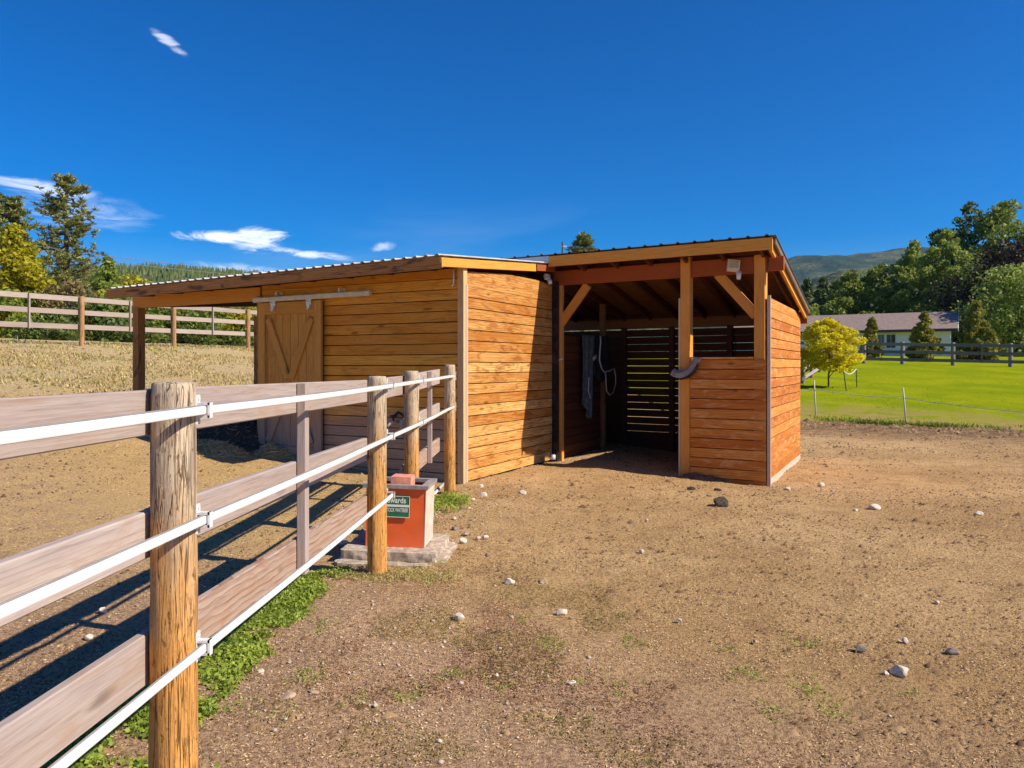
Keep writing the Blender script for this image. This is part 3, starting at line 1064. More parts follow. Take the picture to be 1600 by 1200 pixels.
# the sheet stands beyond the fascia on the left, over the barn roof
vs = [rs(.03, 0.05, -.012), rs(.03, 5.15, -.012), rs(RLEN - .02, 5.15, -.012), rs(RLEN - .02, .05, -.012)]
vs += [v + Vector((0, 0, -.014)) for v in vs]
mesh('sheathing', vs, [(3, 2, 1, 0), (4, 5, 6, 7), (0, 1, 5, 4), (1, 2, 6, 5), (2, 3, 7, 6), (3, 0, 4, 7)], M_osb, sroof)
bar('fascia', rs(-.005, 3.47, -.105), rs(-.005, .02, -.105), .036, .165, M_fascia, sroof)
fl = MB()
A_, B_ = rs(.0, 3.48, -.07), rs(.0, 4.12, -.07)
bar('flashing', A_, B_, .012, .115, M_flash, sroof)
bar('barge_board', rs(.03, .0, -.06), rs(RLEN, .0, -.06), .03, .075, M_roof_d, sroof)
bar('barge_board', rs(.10, .06, -.115), rs(RLEN - .02, .06, -.115), .04, .13, M_fascia, sroof)
bar('back_fascia', rs(RLEN - .01, .03, -.16), rs(RLEN - .01, 5.1, -.16), .03, .22, M_beam, sroof)
for i in range(9):
    b0 = .20 + i * .56
    bar('rafter', rs(.02, b0, -.10), rs(RLEN - .04, b0, -.10), .045, .14, M_inner, sroof)
a = rs(.52, .02, 0)
bar('beam_end', (S1 + E * .02 + Vector((0, 0, 2.99))), (S1 + E * .22 + Vector((0, 0, 2.99))), .07, .20, M_beam, shelter)
# doubled plate behind the header carrying the rafters
bar('plate', F(.02, -.10, 3.08), F(FL - .18, -.10, 3.08), .05, .14, M_inner, shelter)

# ------------------------------------------------------------------ things on the shelter


def floodlight(loc, yaw, label, sc=1.0):
    t_ = thing('floodlight', label, 'lamp', loc, 'floodlights under the eaves')
    M = Matrix.Translation(loc) @ Matrix.Rotation(yaw, 4, 'Z') @ Matrix.Rotation(R(-18), 4, 'X') @ Matrix.Rotation(R(8), 4, 'Y') @ Matrix.Scale(sc, 4)
    MB().box((-.085, -.045, -.075), (.085, .045, .075), M).build('housing', M_white, t_)
    MB().box((-.068, -.052, -.06), (.068, -.0455, .06), M).build('lens', M_lens, t_)
    MB().tube([M @ Vector((.06, .02, -.06)), M @ Vector((.085, 0, -.10))], .022, 10).tube([M @ Vector((.085, 0, -.09)), M @ Vector((.09, -.01, -.20))], [.038, .03], 12).build('motion_sensor', M_white, t_, smooth=True)
    MB().tube([M @ Vector((0, .03, .02)), M @ Vector((.02, .10, .03))], .02, 8).build('bracket', M_white, t_)
    return t_


p = F(2.99, .12, 2.985)
floodlight(p, R(-8), 'white square floodlight with motion sensor on the red header beam')
p = Vector((.56, 12.25, 2.97))
floodlight(p, R(40), 'small white floodlight tucked under the barn eave beside the black post', .55)

# blanket hung over the partition


def cloth_sheet(name, P, d, out, W, Hs, z0, mat, parent, nx=26, nz=30, fold=.03, seed=0, taper=0.0, thick=.012):
    vs = []
    for side in (0, 1):
        for j in range(nz + 1):
            for i in range(nx + 1):
                s_ = i / nx
                q = j / nz
                wx = (s_ - .5) * W * (1 - taper * q) + .03 * math.sin(3.1 * q + seed)
                o_ = fold * (math.sin(s_ * 15 + seed + q * 1.2) + .5 * math.sin(s_ * 31 + 2 * seed)) * (.35 + .65 * q) + side * thick
                drop = Hs * q * (1 - .10 * math.sin(s_ * 5 + seed) * q)
                p_ = P + d * wx + out * o_
                vs.append((p_.x, p_.y, z0 - drop))
    k = nx + 1
    base = (nz + 1) * k
    fs = []
    for j in range(nz):
        for i in range(nx):
            a_ = j * k + i
            fs.append((a_, a_ + k, a_ + k + 1, a_ + 1))
            fs.append((base + a_, base + a_ + 1, base + a_ + k + 1, base + a_ + k))
    for i in range(nx):
        fs.append((i, i + 1, base + i + 1, base + i))
        a_ = nz * k + i
        fs.append((a_ + 1, a_, base + a_, base + a_ + 1))
    for j in range(nz):
        a_ = j * k
        fs.append((a_ + k, a_, base + a_, base + a_ + k))
        a_ = j * k + nx
        fs.append((a_, a_ + k, base + a_ + k, base + a_))
    return mesh(name, vs, fs, mat, parent, smooth=True)


bl = thing('horse_blanket', 'grey green canvas horse blanket hanging on the inside shelter wall', 'blanket', tuple((S0 + U * 1.15 + nS * .1).xy) + (2.08,))
cloth_sheet('canvas', S0 + U * 1.18 + nS * .12, U, nS, .62, 1.35, 2.10, M_cloth, bl, seed=1.3, taper=.3)
p = S0 + U * 1.32 + nS * .20
MB().box((-.07, -.01, -.03), (.07, .01, .03), frame((p.x, p.y, 1.70), U + Vector((0, 0, .35)))).build('buckle', M_piping, bl)
p0 = S0 + U * 1.05 + nS * .2
MB().tube([(p0.x, p0.y, 1.35), (p0.x - .01, p0.y, 1.10), (p0.x + .03, p0.y, .98)], .009, 6).build('strap', M_piping, bl)
b2 = thing('horse_blanket', 'dark quilted horse blanket with pale piping hanging deeper in the shelter', 'blanket', tuple((S0 + U * 1.85 + nS * .2).xy) + (2.08,))
cloth_sheet('quilted_cloth', S0 + U * 1.82 + nS * .16, U, nS, .62, .78, 2.10, M_plaid, b2, seed=2.7, taper=-.25, fold=.025)


def on_left(s_, z, off=.26):
    p_ = S0 + U * s_ + nS * off
    return (p_.x, p_.y, z)


MB().tube([on_left(1.45, 2.09), on_left(1.46, 1.98), on_left(1.42, 1.80), on_left(1.40, 1.65), on_left(1.52, 1.50), on_left(1.64, 1.44), on_left(1.9, 1.46), on_left(2.16, 1.51)], .014, 8).build('piping', M_piping, b2, smooth=True)
MB().tube([on_left(2.16, 1.50), on_left(2.24, 1.36), on_left(2.24, 1.20), on_left(2.12, 1.05), on_left(1.92, 1.01), on_left(1.76, 1.10), on_left(1.72, 1.32), on_left(1.70, 1.44)], .011, 8).build('leg_strap', M_piping, b2, smooth=True)
# small white hook on the corner post
p = F(.10, .03, 1.64)
o = MB().tube([p, p + Vector((.03, -.04, .02)), p + Vector((.07, -.05, .03))], .012, 8).tube([p + Vector((.0, 0, .03)), p + Vector((0, -.01, -.06))], .012, 8).build('wall_hook', M_white, smooth=True)
tag(o, 'small white hook on the shelter corner post beside the blankets', 'hook')
# curved plastic trough piece hooked over the middle post
gp = thing('curved_guard', 'curved grey and white plastic piece hooked round the middle shelter post', 'guard', tuple(F(2.3, .12, 1.5)))
path = [(2.50, 1.66, .10), (2.47, 1.56, .14), (2.42, 1.47, .17), (2.34, 1.40, .19), (2.25, 1.375, .20), (2.15, 1.39, .19), (2.08, 1.425, .15)]
vs, fs = [], []
for i, (t_, z_, o_) in enumerate(path):
    nxt = path[min(i + 1, len(path) - 1)]
    prv = path[max(i - 1, 0)]
    d2 = Vector((nxt[0] - prv[0], nxt[1] - prv[1])).normalized()
    nrm = Vector((-d2.y, d2.x))          # inside of the bend
    w = .075 if i < 5 else .055
    for (q, k_) in ((0, 0), (.012, 1), (0, 2), (.05, 3), (.05, 4), (.012, 5)):
        pass
    sect = [(.0, .06), (-.03, .045), (-.045, 0), (-.03, -.045), (.0, -.06), (.0, -.048), (-.022, -.036), (-.033, 0), (-.022, .036), (.0, .048)]
    for (r_, s_) in sect:
        P = F(t_ - nrm.x * -r_ * 2.3, o_ + s_ * 1.3, z_ - nrm.y * -r_ * 2.3)
        vs.append(P)
k = 10
for i in range(len(path) - 1):
    for j in range(k):
        fs.append((i * k + j, i * k + (j + 1) % k, (i + 1) * k + (j + 1) % k, (i + 1) * k + j))
fs.append(tuple(range(k)))
fs.append(tuple((len(path) - 1) * k + j for j in range(k)))
mesh('trough', vs, fs, M_grey, gp, smooth=False)
lin = MB()
lin.tube([F(t_, o_ + .02, z_ + .012) for (t_, z_, o_) in path[1:-1]], [.03, .045, .05, .045, .03], 8)
lin.build('dark_inside_strip', M_steel, gp, smooth=True)  # dark strip added along the inside of the trough
cv_ = [F(2.40, .13, 1.55), F(2.36, .10, 1.69), F(2.52, .08, 1.665), F(2.50, .14, 1.62)]
vs = cv_ + [v + Vector((NF.x, NF.y, 0)) * .012 for v in cv_]
mesh('torn_flap', vs, [(0, 1, 2, 3), (7, 6, 5, 4), (0, 4, 5, 1), (1, 5, 6, 2), (2, 6, 7, 3), (3, 7, 4, 0)], M_white, gp)

# ------------------------------------------------------------------ near fence


def log_post(name, x, y, r_, z0, z1, mat, parent, seed=0, rings=46, seg=28, rough_=.006, flare=.06, lean=(0, 0)):
    vs, fs = [], []
    H = z1 - z0
    for j in range(rings + 1):
        q = j / rings
        z = z0 + H * q
        rr_ = r_ * (1 + flare * (1 - q))
        if j == rings:
            rr_ *= .965
        for i in range(seg):
            a = 2 * math.pi * i / seg
            nz_ = float(fbm(np.array([math.cos(a) * 1.6 + seed * 3 + 20]), np.array([math.sin(a) * 1.6 + z * .9 + seed]), 3)[0])
            nz2 = float(vnoise(np.array([a * 7 + seed * 5 + 40]), np.array([z * 2.5 + seed]))[0]) - .5
            rad = rr_ + rough_ * 1.2 * nz_ + rough_ * .7 * nz2
            vs.append((x + lean[0] * q + rad * math.cos(a), y + lean[1] * q + rad * math.sin(a), z + (.004 * nz2 if j == rings else 0)))
    for j in range(rings):
        for i in range(seg):
            fs.append((j * seg + i, j * seg + (i + 1) % seg, (j + 1) * seg + (i + 1) % seg, (j + 1) * seg + i))
    # rounded top
    c0 = len(vs)
    for i in range(seg):
        a = 2 * math.pi * i / seg
        vs.append((x + lean[0] + r_ * .86 * math.cos(a), y + lean[1] + r_ * .86 * math.sin(a), z1 + .006))
    vs.append((x + lean[0], y + lean[1], z1 + .008))
    for i in range(seg):
        fs.append((rings * seg + i, rings * seg + (i + 1) % seg, c0 + (i + 1) % seg, c0 + i))
        fs.append((c0 + i, c0 + (i + 1) % seg, c0 + seg))
    M = Matrix.Translation((x, y, z0))
    vs = [(v[0] - x, v[1] - y, v[2] - z0) for v in vs]
    return mesh(name, vs, fs, mat, parent, M, smooth=True)


fence = thing('paddock_fence', 'near board fence on round log posts with white rails beside the waterer', 'fence', (-1.1, 3.5, 0))
FP = [(-1.145, 2.60, .071, 1.49), (-.995, 5.67, .068, 1.47), (-.916, 7.0, .068, 1.50), (-.752, 9.3, .068, 1.56)]
posts = []
for i, (x, y, r_, h) in enumerate(FP):
    posts.append(log_post('post', x, y, r_, -.3, h, M_log, fence, seed=i * 1.7 + .4, flare=.09 if i == 0 else .05))


def fx(y):
    return -1.145 + .0515 * (y - 2.6)


def fboard(y0, y1, zb0, zt0, zb1, zt1, name='board', off=-.088, th_=.036, mat=M_fence):
    a = Vector((fx(y0) + off, y0, (zb0 + zt0) / 2))
    b = Vector((fx(y1) + off, y1, (zb1 + zt1) / 2))
    o_ = bar(name, a, b, th_, ((zt0 - zb0) + (zt1 - zb1)) / 2, mat, fence, ch=.005)
    return o_


# each run is one board, butted on the posts
Y = [-.9, 2.60, 5.67, 7.0, 9.3]
TOP = [(1.325, 1.475), (1.316, 1.47), (1.282, 1.452), (1.29, 1.46), (1.335, 1.515)]
MIDB = [(.915, 1.07), (.905, 1.065), (.858, 1.025), (.90, 1.06), (.95, 1.105)]
BOT = [(.505, .67), (.482, .66), (.43, .60), (.47, .63), (.52, .69)]
for i in range(4):
    e0, e1 = Y[i] + .004, Y[i + 1] - .004
    fboard(e0, e1, *TOP[i], *TOP[i + 1])
    if i != 2:
        fboard(e0, e1, *MIDB[i], *MIDB[i + 1])
        fboard(e0, e1, *BOT[i], *BOT[i + 1], mat=M_fence if i == 0 else M_fence_low)
for (y, z0, z1) in ((4.09, .45, 1.458), (8.35, .50, 1.49), (.85, .5, 1.46)):
    x = fx(y) - .045
    bar('batten', (x, y, z0), (x, y, z1), .07, .048, M_fence, fence, up=(1, 0, 0))


def rail(z_list, y_list, mat=M_white):
    """white rail: an oval coated band with a grey line along its top"""
    pts = [Vector((fx(y) + .098, y, z)) for y, z in zip(y_list, z_list)]
    ys_ = np.linspace(y_list[0], y_list[-1], 60)
    zz = np.interp(ys_, y_list, z_list)
    sec = [(-.004, .0145), (.004, .0145), (.0075, .0125), (.0085, .009), (.0085, -.009), (.0075, -.0125), (.004, -.0145), (-.004, -.0145), (-.006, -.010), (-.006, .010)]
    vs, fs = [], []
    for y, z in zip(ys_, zz):
        sag = -.006 * abs(math.sin((y - 2.6) * 1.02))
        for (dx, dz) in sec:
            vs.append((fx(y) + .098 + dx, y, z + dz + sag))
    k = len(sec)
    for i in range(len(ys_) - 1):
        for j in range(k):
            fs.append((i * k + j, (i + 1) * k + j, (i + 1) * k + (j + 1) % k, i * k + (j + 1) % k))
    fs.append(tuple(range(k)))
    fs.append(tuple((len(ys_) - 1) * k + j for j in range(k - 1, -1, -1)))
    r_o = mesh('rail', vs, fs, mat, fence)
    lip = []
    for y, z in zip(ys_, zz):
        lip.append((fx(y) + .098, y, z + .0165 - .006 * abs(math.sin((y - 2.6) * 1.02))))
    MB().tube(lip, .0032, 6).build('rail_top_line', M_groove, r_o, smooth=True)  # thin grey line along the rail's top edge
    return r_o


rail([1.40, 1.40, 1.404, 1.42, 1.43], [-.9, 2.6, 5.67, 7.0, 9.42])
rail([1.03, 1.027, 1.03, 1.04, 1.06], [-.9, 2.6, 5.67, 7.0, 9.45])
rail([.60, .592, .594], [-.9, 2.6, 5.70])
# plastic clips that hold the rails
for i, (x, y, r_, h) in enumerate(FP):
    for k, z in enumerate(((1.40, 1.404, 1.42, 1.43)[i], (1.027, 1.03, 1.04, 1.06)[i], (.592, .594, 0, 0)[i])):
        if z == 0:
            continue
        c_ = MB()
        cx = fx(y) + .098
        yy = y + .02
        xl = x + math.sqrt(max(r_ ** 2 - .02 ** 2, 0)) * .97
        dark = (i == 1 and k == 2) or i == 3
        c_.box((xl, yy - .016, z - .048), (xl + .009, yy + .016, z + .052))          # plate on the post
        c_.box((xl + .008, yy - .013, z + .017), (cx + .020, yy + .013, z + .026))       # upper arm
        c_.box((xl + .008, yy - .013, z - .026), (cx + .020, yy + .013, z - .017))       # lower arm
        c_.box((cx + .013, yy - .013, z - .026), (cx + .021, yy + .013, z + .026))       # outer lip
        c_.tube([(xl + .009, yy, z + .040), (xl + .014, yy, z + .040)], .006, 8)
        c_.tube([(xl + .009, yy, z - .040), (xl + .014, yy, z - .040)], .006, 8)
        c_.build('clip', M_zinc if dark else M_white, posts[i])

# ------------------------------------------------------------------ waterer on its concrete pad
wr = R(-4)
WO = Vector((-.93, 6.33, 0))
MW = Matrix.Translation(WO) @ Matrix.Rotation(wr, 4, 'Z') @ Matrix.Rotation(R(1.6), 4, 'Y')


def rough_block(lo, hi, name, mat, parent, M, cuts=7, amp=.012, seed=1):
    bm = bmesh.new()
    bmesh.ops.create_cube(bm, size=1)
    for v in bm.verts:
        v.co = Vector([(lo[i] + hi[i]) / 2 + v.co[i] * (hi[i] - lo[i]) for i in range(3)])
    bmesh.ops.subdivide_edges(bm, edges=bm.edges[:], cuts=cuts, use_grid_fill=True)
    for v in bm.verts:
        e = sum(1 for i in range(3) if abs(v.co[i] - lo[i]) < 1e-4 or abs(v.co[i] - hi[i]) < 1e-4)
        p3 = v.co + Vector((seed * 3.1, seed * 1.7, 0))
        k = amp * (1.0 if e < 2 else 2.2)
        cpt = Vector([(lo[i] + hi[i]) / 2 for i in range(3)])
        inw = Vector([max(-1, min(1, (cpt[i] - v.co[i]) * 6)) if (abs(v.co[i] - lo[i]) < 1e-4 or abs(v.co[i] - hi[i]) < 1e-4) else 0 for i in range(3)])
        q3 = mnoise.noise(p3 * 9) + .6 * mnoise.noise(p3 * 23)
        v.co += inw * k * (.6 + q3)
    me = bpy.data.meshes.new(name)
    bm.to_mesh(me)
    bm.free()
    me.materials.append(mat)
    o_ = bpy.data.objects.new(name, me)
    return place(o_, M, parent)


pad = thing('concrete_pad', 'pitted two step concrete pad under the orange waterer', 'concrete pad', tuple(WO))
rough_block((-.42, -.47, -.12), (.44, .42, .035), 'lower_slab', M_conc, pad, MW, 20, .012, 3)
rough_block((-.40, -.36, .03), (.37, .38, .105), 'upper_slab', M_conc, pad, MW, 20, .012, 4)
wt = thing('livestock_waterer', 'orange red livestock waterer with green sign between the fence posts', 'waterer', tuple(WO + Vector((0, 0, .1))))
WX, WY, WZ0, WZ1 = .235, .19, .105, .575
b_ = MB()
tp = .004
vs = []
for (z, g_) in ((WZ0, 0), (WZ1, tp)):
    vs += [(-WX - g_, -WY - g_, z), (WX + g_, -WY - g_, z), (WX + g_, WY + g_, z), (-WX - g_, WY + g_, z)]
b_.add(vs, [(0, 3, 2, 1), (0, 1, 5, 4), (1, 2, 6, 5), (2, 3, 7, 6), (3, 0, 4, 7)])
body = b_.build('body', M_orange, wt, world=MW)
# side panel paled in colour for the sun falling on it
sp_ = MB()
sp_.add([(WX + .002, -WY, WZ0 + .004), (WX + .002, WY, WZ0 + .004), (WX + tp + .002, WY, WZ1 - .002), (WX + tp + .002, -WY - .008, WZ1 - .002),
         (WX + .008, -WY, WZ0 + .004), (WX + .008, WY, WZ0 + .004), (WX + tp + .008, WY, WZ1 - .002), (WX + tp + .008, -WY - .008, WZ1 - .002)],
        [(4, 5, 6, 7), (0, 3, 2, 1), (0, 4, 7, 3), (1, 2, 6, 5), (2, 3, 7, 6), (0, 1, 5, 4)])
sp_.build('sunlit_side', M_side_sunlit, body, world=MW)
rim = MB()
ox, oy, ix, iy = WX + .028, WY + .028, WX - .03, WY - .03
for lo, hi in (((-ox, -oy), (ox, -iy)), ((-ox, iy), (ox, oy)), ((-ox, -iy), (-ix, iy)), ((ix, -iy), (ox, iy))):
    rim.box((*lo, WZ1), (*hi, WZ1 + .028))
rim_o = rim.build('rim', M_rim, wt, world=MW)
MB().box((-ix, -iy, WZ1 - .05), (ix, iy, WZ1 - .03)).build('water_pan', M_dark, wt, world=MW)
rough_block((-.055, -.15, WZ1 - .03), (.11, .03, WZ1 + .085), 'float_cover', M_brick, wt, MW, 3, .003, 9)
# sign
SX0, SX1, SZ0, SZ1 = -.128, .118, .345, .515
sg = MB().box((SX0, -WY - .017, SZ0), (SX1, -WY - .013, SZ1)).build('sign', M_green, wt, world=MW)
MB().box((SX0 + .003, -WY - .0195, .428), (SX1 - .003, -WY - .0175, .446)).build('sign_stripe', M_letter, sg, world=MW)
for lo, hi in (((SX0, SZ1 - .004), (SX1, SZ1)), ((SX0, SZ0), (SX1, SZ0 + .004)), ((SX0, SZ0 + .004), (SX0 + .004, SZ1 - .004)), ((SX1 - .004, SZ0 + .004), (SX1, SZ1 - .004))):
    MB().box((lo[0], -WY - .0195, lo[1]), (hi[0], -WY - .0175, hi[1])).build('sign_border', M_letter, sg, world=MW)


def lettering(txt, x, z, size, width, name, bold=0.0):
    cu = bpy.data.curves.new(name, 'FONT')
    cu.body = txt
    cu.size = size
    cu.extrude = .0006
    cu.offset = bold
    tmp = bpy.data.objects.new(name + '_tmp', cu)
    COL.objects.link(tmp)
    dg = bpy.context.evaluated_depsgraph_get()
    me = bpy.data.meshes.new_from_object(tmp.evaluated_get(dg))
    bpy.data.objects.remove(tmp)
    xs_ = [v.co.x for v in me.vertices]
    w_ = max(xs_) - min(xs_)
    for v in me.vertices:
        v.co.x = (v.co.x - min(xs_)) * width / w_
    me.materials.clear()
    me.materials.append(M_letter)
    o_ = bpy.data.objects.new(name, me)
    place(o_, MW @ Matrix.Translation((x, -WY - .0185, z)) @ Matrix.Rotation(R(90), 4, 'X'), sg)
    return o_


lettering('Edwards', -.090, .460, .062, .176, 'lettering', .0012)
lettering('LIVESTOCK WATERER', -.117, .388, .044, .222, 'lettering', .0006)

# pale pipe lying behind the waterer
a = G(678, 777)
b = G(692, 762)
o = MB().tube([a + Vector((-.25, -.35, .02)), a + Vector((0, 0, .035)), b + Vector((0, .1, .03))], .02, 10).build('pipe', M_piping, smooth=True)
tag(o, 'short pale pipe lying between waterer and barn corner', 'pipe')
# tap on the barn's door wall behind the third fence post
P = C0 + Vv * 1.02 + nD * .03
tp_ = thing('wall_tap', 'small dark and zinc hose tap on the barn wall behind the fence', 'tap', (P.x, P.y, .75))
Mq = frame((P.x, P.y, .78), Vv)
MB().tube([Mq @ Vector((0, .0, 0)), Mq @ Vector((0, .16, 0)), Mq @ Vector((0.02, .19, -.05))], .022, 10).build('spout', M_zinc, tp_, smooth=True)
MB().tube([Mq @ Vector((0, .09, 0)), Mq @ Vector((0, .09, .09))], .014, 8).tube([Mq @ Vector((-.05, .09, .09)), Mq @ Vector((.05, .09, .09))], .014, 8).build('handle', M_steel, tp_, smooth=True)
MB().tube([Mq @ Vector((.05, .05, .06)), Mq @ Vector((-.06, .06, .14)), Mq @ Vector((-.15, .06, .10)), Mq @ Vector((-.12, .06, -.02))], .02, 8).build('hose', M_steel, tp_, smooth=True)

# ------------------------------------------------------------------ other fences


def board_fence(name, label, A, B, posts_t, battens_t, h, mat_b, mat_p, post_r, hs_, bw, segs=None, th_=.035, side=1, group=None):
    """three board fence following the ground from A to B; t in 0..1 along it"""
    A, B = Vector(A), Vector(B)
    d = (B - A)
    L = d.length
    d.normalize()
    nrm = Vector((d.y, -d.x, 0)) * side
    mid_ = (A + B) / 2
    f = thing(name, label, 'fence', (mid_.x, mid_.y, float(gz(mid_.x, mid_.y))), group)

    def P(t_, z, off=0.0):
        p_ = A + d * L * t_ + nrm * off
        return Vector((p_.x, p_.y, float(gz(p_.x, p_.y)) + z))
    for i, t_ in enumerate(posts_t):
        q_ = P(t_, 0)
        log_post('post', q_.x, q_.y, post_r, q_.z - .3, q_.z + h + .03, mat_p, f, seed=i * .9, rings=6, seg=12, rough_=.008, flare=.02)
    for i in range(len(posts_t) - 1):
        t0, t1 = posts_t[i], posts_t[i + 1]
        for z in hs_:
            bar('board', P(t0, z, post_r + .02) , P(t1, z, post_r + .02), th_, bw, mat_b, f)
    for t_ in battens_t:
        bar('batten', P(t_, hs_[0] - bw * .6, post_r + .02 - .042 * side * (1 if side > 0 else 1) + (.084 if side > 0 else 0) - (0 if side > 0 else .084)), P(t_, hs_[-1] + bw * .5, post_r + .02 - .042 * side + (.084 if side > 0 else 0) - (0 if side > 0 else .084)), .075, .04, mat_b, f, up=d)
    return f


# far left fence on the slope
def at(px, py, d):
    return Vector(((px - 800) / FPX * d, d, EYE + (HORIZON - py) / FPX * d))


LA, LB = at(-330, 0, 16.6), at(470, 0, 30.5)
LA.z = LB.z = 0


def t_of(px):
    k = (px - 800) / FPX
    return (k * LA.y - LA.x) / ((LB.x - LA.x) - k * (LB.y - LA.y))


board_fence('slope_fence', 'pale grey three board fence across the dry slope at left', LA, LB,
            [0.0, t_of(-150), t_of(-30), t_of(128), t_of(272), t_of(388), 1.0], [t_of(47), t_of(205), t_of(334), t_of(-90), t_of(430)], 1.42, M_fence_far, M_log_dark, .07,
            (.55, .97, 1.36), .145, side=-1)
# back fence of the lawn
RA, RB = at(1235, 0, 50.5), at(1720, 0, 44.0)
RA.z = RB.z = 0


def t_of2(px, A, B):
    k = (px - 800) / FPX
    return (k * A.y - A.x) / ((B.x - A.x) - k * (B.y - A.y))


board_fence('lawn_fence', 'dark grey board fence along the far edge of the lawn', RA, RB,
            [0.0] + [t_of2(q, RA, RB) for q in (1302, 1350, 1410, 1489, 1579)] + [1.0],
            [t_of2(q, RA, RB) for q in (1377, 1449, 1533)], 1.42, M_fence_dark, M_log_grey, .12, (.35, .82, 1.30), .19, side=1)
# receding fence at the left of the lawn
QA, QB = at(1235, 0, 31.0), at(1303, 0, 49.5)
QA.z = QB.z = 0
board_fence('side_fence', 'grey board fence running back beside the golden tree', QA, QB,
            [0.0] + [t_of2(q, QA, QB) for q in (1254.6, 1268, 1281, 1293)] + [1.0], [], 1.35, M_fence, M_log_grey, .09, (.35, .8, 1.25), .15, side=1)

# white tape fence
tf = thing('tape_fence', 'white electric tape strung on two thin white posts across the lawn', 'tape fence', tuple(G(1345, 655)))
e1 = G(1275, 652)
e2 = G(1416, 663)
for e_, hgt, lx_ in ((e1, 1.15, -.06), (e2, 1.05, -.09)):
    MB().tube([e_ + Vector((0, 0, -.1)), e_ + Vector((lx_ * .5, 0, hgt * .5)), e_ + Vector((lx_, 0, hgt))], [.022, .022, .018], 8).build('stake', M_piping, tf, smooth=True)
w0 = at(1240, 607, 23.8)
w1 = e1 + Vector((-.03, 0, .86))
w2 = e2 + Vector((-.07, 0, .75))
w3 = at(1700, 652, 16.5)
tp_m = MB()
for a_, b_ in ((w0, w1), (w1, w2), (w2, w3)):
    pts = [a_.lerp(b_, q / 12) + Vector((0, 0, -.05 * math.sin(math.pi * q / 12))) for q in range(13)]
    tp_m.tube(pts, .009, 6)
tp_m.build('tape', M_piping, tf, smooth=True)
rd = thing('rope_stand', 'pair of dark rods with a sagging white rope on the lawn', 'rope stand', tuple(G(1330, 610)))
r1 = G(1323, 612.5)
r2 = G(1339, 607)
tops = []
for e_, ln in ((r1, (-.12, 0, .84)), (r2, (-.03, 0, .83))):
    MB().tube([e_ + Vector((0, 0, -.1)), e_ + Vector(ln)], .022, 8).build('rod', M_rod, rd)
    tops.append(e_ + Vector(ln))
pts = [tops[0].lerp(tops[1], q / 10) + Vector((0, 0, -.16 * math.sin(math.pi * q / 10))) for q in range(11)]
MB().tube(pts, .017, 8).build('rope', M_white, rd, smooth=True)

# ------------------------------------------------------------------ house behind the lawn
HC = Vector((33.1, 58.0, 0))            # front right corner
HE = Vector((-.86, .51, 0)).normalized()  # along the front, towards the left
HN = Vector((.51, .86, 0)).normalized()   # back
HL, HD = 16.0, 7.2
hz0 = float(gz(30, 60)) - .6
ze, zr_ = 4.42, 5.75
house = thing('house', 'long low white house with brown red shingle roof behind the lawn', 'house', (HC.x - 6, HC.y + 7, hz0 + .6))


def hp(a, b, z):
    p_ = HC + HE * a + HN * b
    return (p_.x, p_.y, z)


wl = MB()
wl.add([hp(0, 0, hz0), hp(HL, 0, hz0), hp(HL, HD, hz0), hp(0, HD, hz0), hp(0, 0, ze), hp(HL, 0, ze), hp(HL, HD, ze), hp(0, HD, ze), hp(0, HD / 2, zr_ - .1), hp(HL, HD / 2, zr_ - .1)],
       [(0, 1, 5, 4), (2, 3, 7, 6), (1, 2, 6, 9, 5), (3, 0, 4, 8, 7)])
wl.build('wall', M_white_house, house)
rf = MB()
ov = .55
sl_ = (zr_ - ze) / (HD / 2)
for b0, b1, z0, z1 in ((-ov, HD / 2, ze - ov * sl_, zr_), (HD + ov, HD / 2, ze - ov * sl_, zr_)):
    q_ = [hp(-.5, b0, z0), hp(HL + .5, b0, z0), hp(HL + .5, b1, z1), hp(-.5, b1, z1)]
    rf.add(q_ + [(v[0], v[1], v[2] + .16) for v in q_], [(0, 1, 2, 3), (7, 6, 5, 4), (0, 4, 5, 1), (1, 5, 6, 2), (2, 6, 7, 3), (3, 7, 4, 0)])
roof_h = rf.build('roof', M_shingle, house)
bar('eave_board', hp(-.45, -ov - .015, ze - ov * sl_ + .05), hp(HL + .45, -ov - .015, ze - ov * sl_ + .05), .03, .2, M_rod, roof_h)
for b0, b1 in ((-ov, HD / 2), (HD + ov, HD / 2)):
    bar('gable_board', hp(-.52, b0, ze - ov * sl_ + .02), hp(-.52, b1, zr_ + .02), .035, .24, M_white_house, roof_h)
bar('corner_board', hp(-.02, -.02, hz0), hp(-.02, -.02, ze - .1), .10, .10, M_white, house)
for a0, w_ in ((3.72, .62), (4.5, .45), (9.2, 1.1)):
    fr = MB()
    z0, z1 = 2.98, 4.02
    Mq = Matrix((HE, -HN, Vector((0, 0, 1)))).transposed().to_4x4()
    Mq.translation = Vector((HC.x, HC.y, 0))
    fr.box((a0 - .07, 0, z0 - .07), (a0 + w_ + .07, .05, z0)).box((a0 - .07, 0, z1), (a0 + w_ + .07, .05, z1 + .07)).box((a0 - .07, 0, z0), (a0, .05, z1)).box((a0 + w_, 0, z0), (a0 + w_ + .07, .05, z1))
    wf = fr.build('window', M_white, house, world=Mq)
    MB().box((a0, .004, z0), (a0 + w_, .02, z1)).build('pane', M_glass, wf, world=Mq)
    MB().box((a0 + w_ * .48, .021, z0), (a0 + w_ * .52, .035, z1)).build('mullion', M_white, wf, world=Mq)

# ------------------------------------------------------------------ vegetation


